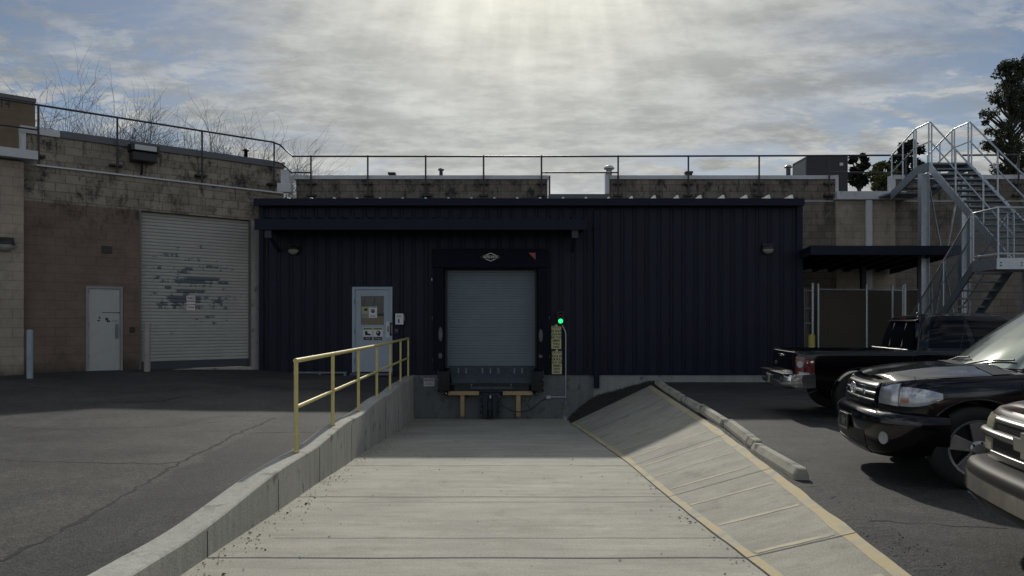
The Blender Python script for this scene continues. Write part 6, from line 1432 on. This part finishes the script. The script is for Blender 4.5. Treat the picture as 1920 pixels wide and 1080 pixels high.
def pickup(loc, rz):
    t = thing('pickup_truck', loc, 'black pickup truck with open bed and chrome rear bumper, parked farthest back', 'truck', None, rz)
    OUT = [(0.0, 0), (.0, .4), (.01, .68), (.03, .80), (.09, .88), (.25, .915), (.6, .93), (2.4, .935), (4.2, .93), (4.9, .90), (5.15, .78), (5.25, .4), (5.27, 0)]
    ZB = [(0, .58), (.4, .5), (4.8, .42), (5.3, .5)]; ZS = [(0, 1.085), (.1, 1.095), (1.9, 1.10), (1.95, 1.12), (4, 1.10), (4.8, 1.02), (5.25, .95)]
    def ytop(x, y, ye, k, z1):
        if x < 1.90:
            rail = .07
            if x < .075 or x > 1.85 or y > ye - rail: return z1 + .012
            return .68
        zt_ = interp([(1.9, 1.13), (4.5, 1.13), (5.0, 1.06), (5.27, .98)], x); return z1 + (zt_ - z1) * math.sin(min(1, k / .5) * math.pi / 2)
    PR = [(0, .05), (.1, .015), (.3, 0), (.6, 0), (.85, .005), (.96, .012), (1, .035)]
    S = Lower(OUT, ZB, ZS, ZS, PR, ytop)
    ss = frange(0, 1.15, 26); e = S.s_at_x(.06); ss += [a for a in frange(1.2, S.L - 1.2, 40)]
    for x in (.073, .077, 1.848, 1.852, 1.898, 1.902): ss.append(S.s_at_x(.25) + (x - .25) if x > .25 else S.s_at_x(.06) + (x - .06))
    ss += frange(S.L - 1.15, S.L, 14); ss = sorted(set(round(a, 4) for a in ss))
    ts = [0, .05, .12, .25, .4, .55, .7, .82, .9, .95, .98, 1, 1.015, 1.04, 1.073, 1.077, 1.1, 1.2, 1.35, 1.5, 1.7, 1.85, 2.0]
    closed_body(S, ss, ts, 'body', PBLK, t, [(1.05, .39, .44, .93), (4.28, .39, .44, .93)])
    sx = lambda x: S.s_at_x(x)
    for x in (1.05, 4.28): arch_lip(S, t, x, .39, .445, PBLK, sx)
    for x in (1.05, 4.28):
        for sd_ in (-1, 1): wheel(t, x, sd_ * .79, .39, .235, sd_, 5, M('dark_rim', (.12, .12, .125), .35, metal=.8))
    belt = [(1.93, 0), (1.93, .45), (1.95, .74), (2.05, .84), (2.7, .865), (3.4, .87), (4.1, .86), (4.5, .78), (4.78, .45), (4.85, 0)]
    roof = [(2.06, 0), (2.06, .40), (2.09, .58), (2.2, .655), (2.65, .68), (3.1, .68), (3.5, .67), (3.72, .60), (3.88, .4), (3.92, 0)]
    G = Upper(belt, roof, [(1.9, 1.115), (5, 1.11)], [(2.0, 1.655), (2.4, 1.69), (3.2, 1.69), (3.9, 1.64)], .045)
    closed_body(G, frange(0, 9, 72), [-.02, .1, .25, .4, .55, .7, .82, .92, .98, 1, 1.04, 1.1, 1.2, 1.35, 1.5, 1.7, 1.85, 2], 'cabin', PBLK, t)
    patch(G, 0, 1.85, .08, .84, .006, 'rear_window', GLS, t, (-1, 1), 14, 8, closed=False)
    m = MB()
    for y in (-.28, .28): m.tube([G(abs(y) * 2.2, .09, -1 if y < 0 else 1, .012), G(abs(y) * 2.2, .83, -1 if y < 0 else 1, .012)], .008, 6)
    m.build('window_divider', CHRD, t, local=True)
    patch(G, 0, 1.9, .865, .93, .05, 'rear_visor', PBLK, t, (-1, 1), 14, 4, bulge=lambda b: .3 + .7 * (1 - b))
    patch(G, 0, .28, .955, 1.0, .012, 'brake_lamp', REDL, t, (-1, 1), 4, 3)
    for a, b in ((3.15, 4.1), (4.25, 6.2)):
        for sd_ in (-1, 1): patch(G, a, b, .08, .86, .006, 'side_window', GLS, t, (sd_,), 10, 6, closed=False)
    patch(G, 7.1, 9, .05, .93, .006, 'windshield', GLS, t, (-1, 1), 12, 8, closed=False)
    m = MB(); m.tube([(3.0, -.15, 1.73), (2.88, -.15, 1.80)], .004, 5); m.lathe([(.03, 0), (.02, .02), (0, .025)], (2.3, 0, 1.735), n=10); m.build('roof_antenna', TRIM, t, local=True)
    seam = MATS['panel_gap']
    for x in (1.91, 3.0, 4.0): patch(S, sx(x) - .004, sx(x) + .004, .1, .99, .0015, 'door_gap', seam, t, (-1, 1), 1, 8, closed=False)
    patch(S, .83, .837, .05, 1.0, .0015, 'tailgate_gap', seam, t, (-1, 1), 1, 8, closed=False)
    # tail lamps wrapping the corner, tailgate handle, bumper
    def tz(z): return (z - .57) / (1.09 - .57)
    for side in (-1, 1):
        tl = patch(S, .845, 1.14, 0, 0, .014, 'tail_lamp', REDL, t, (side,), 12, 8, shape=lambda a: (tz(.70), tz(lerp(1.02, .97, a))))
        c = S(.92, tz(.885), side, .017); n = (S(.92, tz(.885), side, .05) - S(.92, tz(.885), side)).normalized(); u = Vector((0, 0, 1)); v_ = n.cross(u)
        m = MB(); m.prism([c + (v_ * math.cos(R(a)) * .048 + u * math.sin(R(a)) * .055) for a in range(0, 360, 18)], n * -.008); m.build('reverse_lamp', CLR, tl, local=True)
        patch(S, .90, 1.06, tz(.71), tz(.765), .017, 'clear_lens', CLR, tl, (side,), 4, 3)
    m = MB(); m.box((-.025, -.10, .985), (.004, .10, 1.03)); m.build('tailgate_handle', CHR, t, local=True, bevel=.01)
    patch(S, 0, .80, .985, 1.04, .012, 'tailgate_cap', TRIM, t, (-1, 1), 10, 4)
    m = MB(); m.tube([(-.012, .35 + .042 * math.cos(R(a)), .86 + .03 * math.sin(R(a))) for a in range(0, 361, 20)], .005, 5)
    m.build('emblem', CHRD, t, local=True)
    prof_ = [(.03, .47), (-.10, .47), (-.17, .50), (-.19, .56), (-.19, .66), (-.165, .70), (-.02, .715), (.03, .71)]
    for side in (-1, 1):
        m = MB(); rows = []
        for i, (y, dx, dz) in enumerate(((.30, .0, 0), (.55, 0, 0), (.75, .01, 0), (.88, .05, .01), (.955, .13, .02), (.965, .30, .03))):
            rows.append([Vector((x + dx if x > -.1 else x + dx, side * y, z + dz * (1 if z < .6 else .5))) for x, z in prof_])
        m.grid(rows); m.add(rows[0], [tuple(range(len(prof_)))]); m.add(rows[-1], [tuple(range(len(prof_)))])
        rb = m.build('rear_bumper_end', CHR, t, local=True); rb.data.set_sharp_from_angle(angle=R(35))
    m = MB(); m.box((-.14, -.2995, .48), (.02, .2995, .66)); m.build('bumper_step', CHRD, rb, local=True, bevel=.012)
    m = MB(); m.box((-.16, -.155, .51), (-.142, .155, .63)); m.build('number_plate', M('plate_dark', (.05, .05, .06), .5), t, local=True)
    m = MB()
    for y0, y1 in ((-.92, -.3), (-.29, .29), (.3, .92)): m.box((-.17, y0, .712), (-.01, y1, .728))
    m.build('step_pad', TRIM, rb, local=True, bevel=.004)
    m = MB(); m.tube([(.45, -.6, .45), (.30, -.62, .38)], .028, 8); m.build('exhaust_pipe', CHRD, t, local=True)
    m = MB(); m.tube([S(sx(.4), 1.02, sd_, .012) if False else Vector((x, sd_ * .60, 1.125)) for sd_ in (-1,) for x in (1.78, 1.9)], .012, 6); m.tube([(1.82, -.8, 1.12), (1.82, .8, 1.12)], .02, 6); m.build('bed_rail', CHRD, t, local=True)
    patch(S, S.L - 1.3, S.L, .1, .5, .07, 'front_bumper', PBLK, t, (-1, 1), 16, 6, bulge=lambda b: math.sin(math.pi * b) ** .35)
    for side in (-1, 1): patch(S, S.L - 1.05, S.L - .62, .6, .95, .012, 'headlight', LENS, t, (side,), 8, 5)
    patch(S, S.L - .5, S.L, .55, .9, .01, 'grille', CHRD, t, (-1, 1), 8, 5)
    return t
sq = suv('black_suv', (3.67, 7.83, .045), R(-10), 'large black sport utility vehicle with chrome grille bars between the pickup and the maroon vehicle', PBLK, 'sequoia')
tc_ = pickup((4.78, 13.15, .015), R(-7))
th = suv('maroon_suv', (3.15, 4.42, .02), R(-11), 'faded maroon sport utility vehicle with dull chrome bumper, cut off by the right edge', PMAR, 'tahoe')
# long whip antenna on the far fender of the black suv
m = MB(); m.tube([(1.28, .80, 1.15), (1.33, .80, 1.45), (1.42, .80, 1.92)], .004, 5, .002); m.build('whip_antenna', TRIM, sq, local=True)
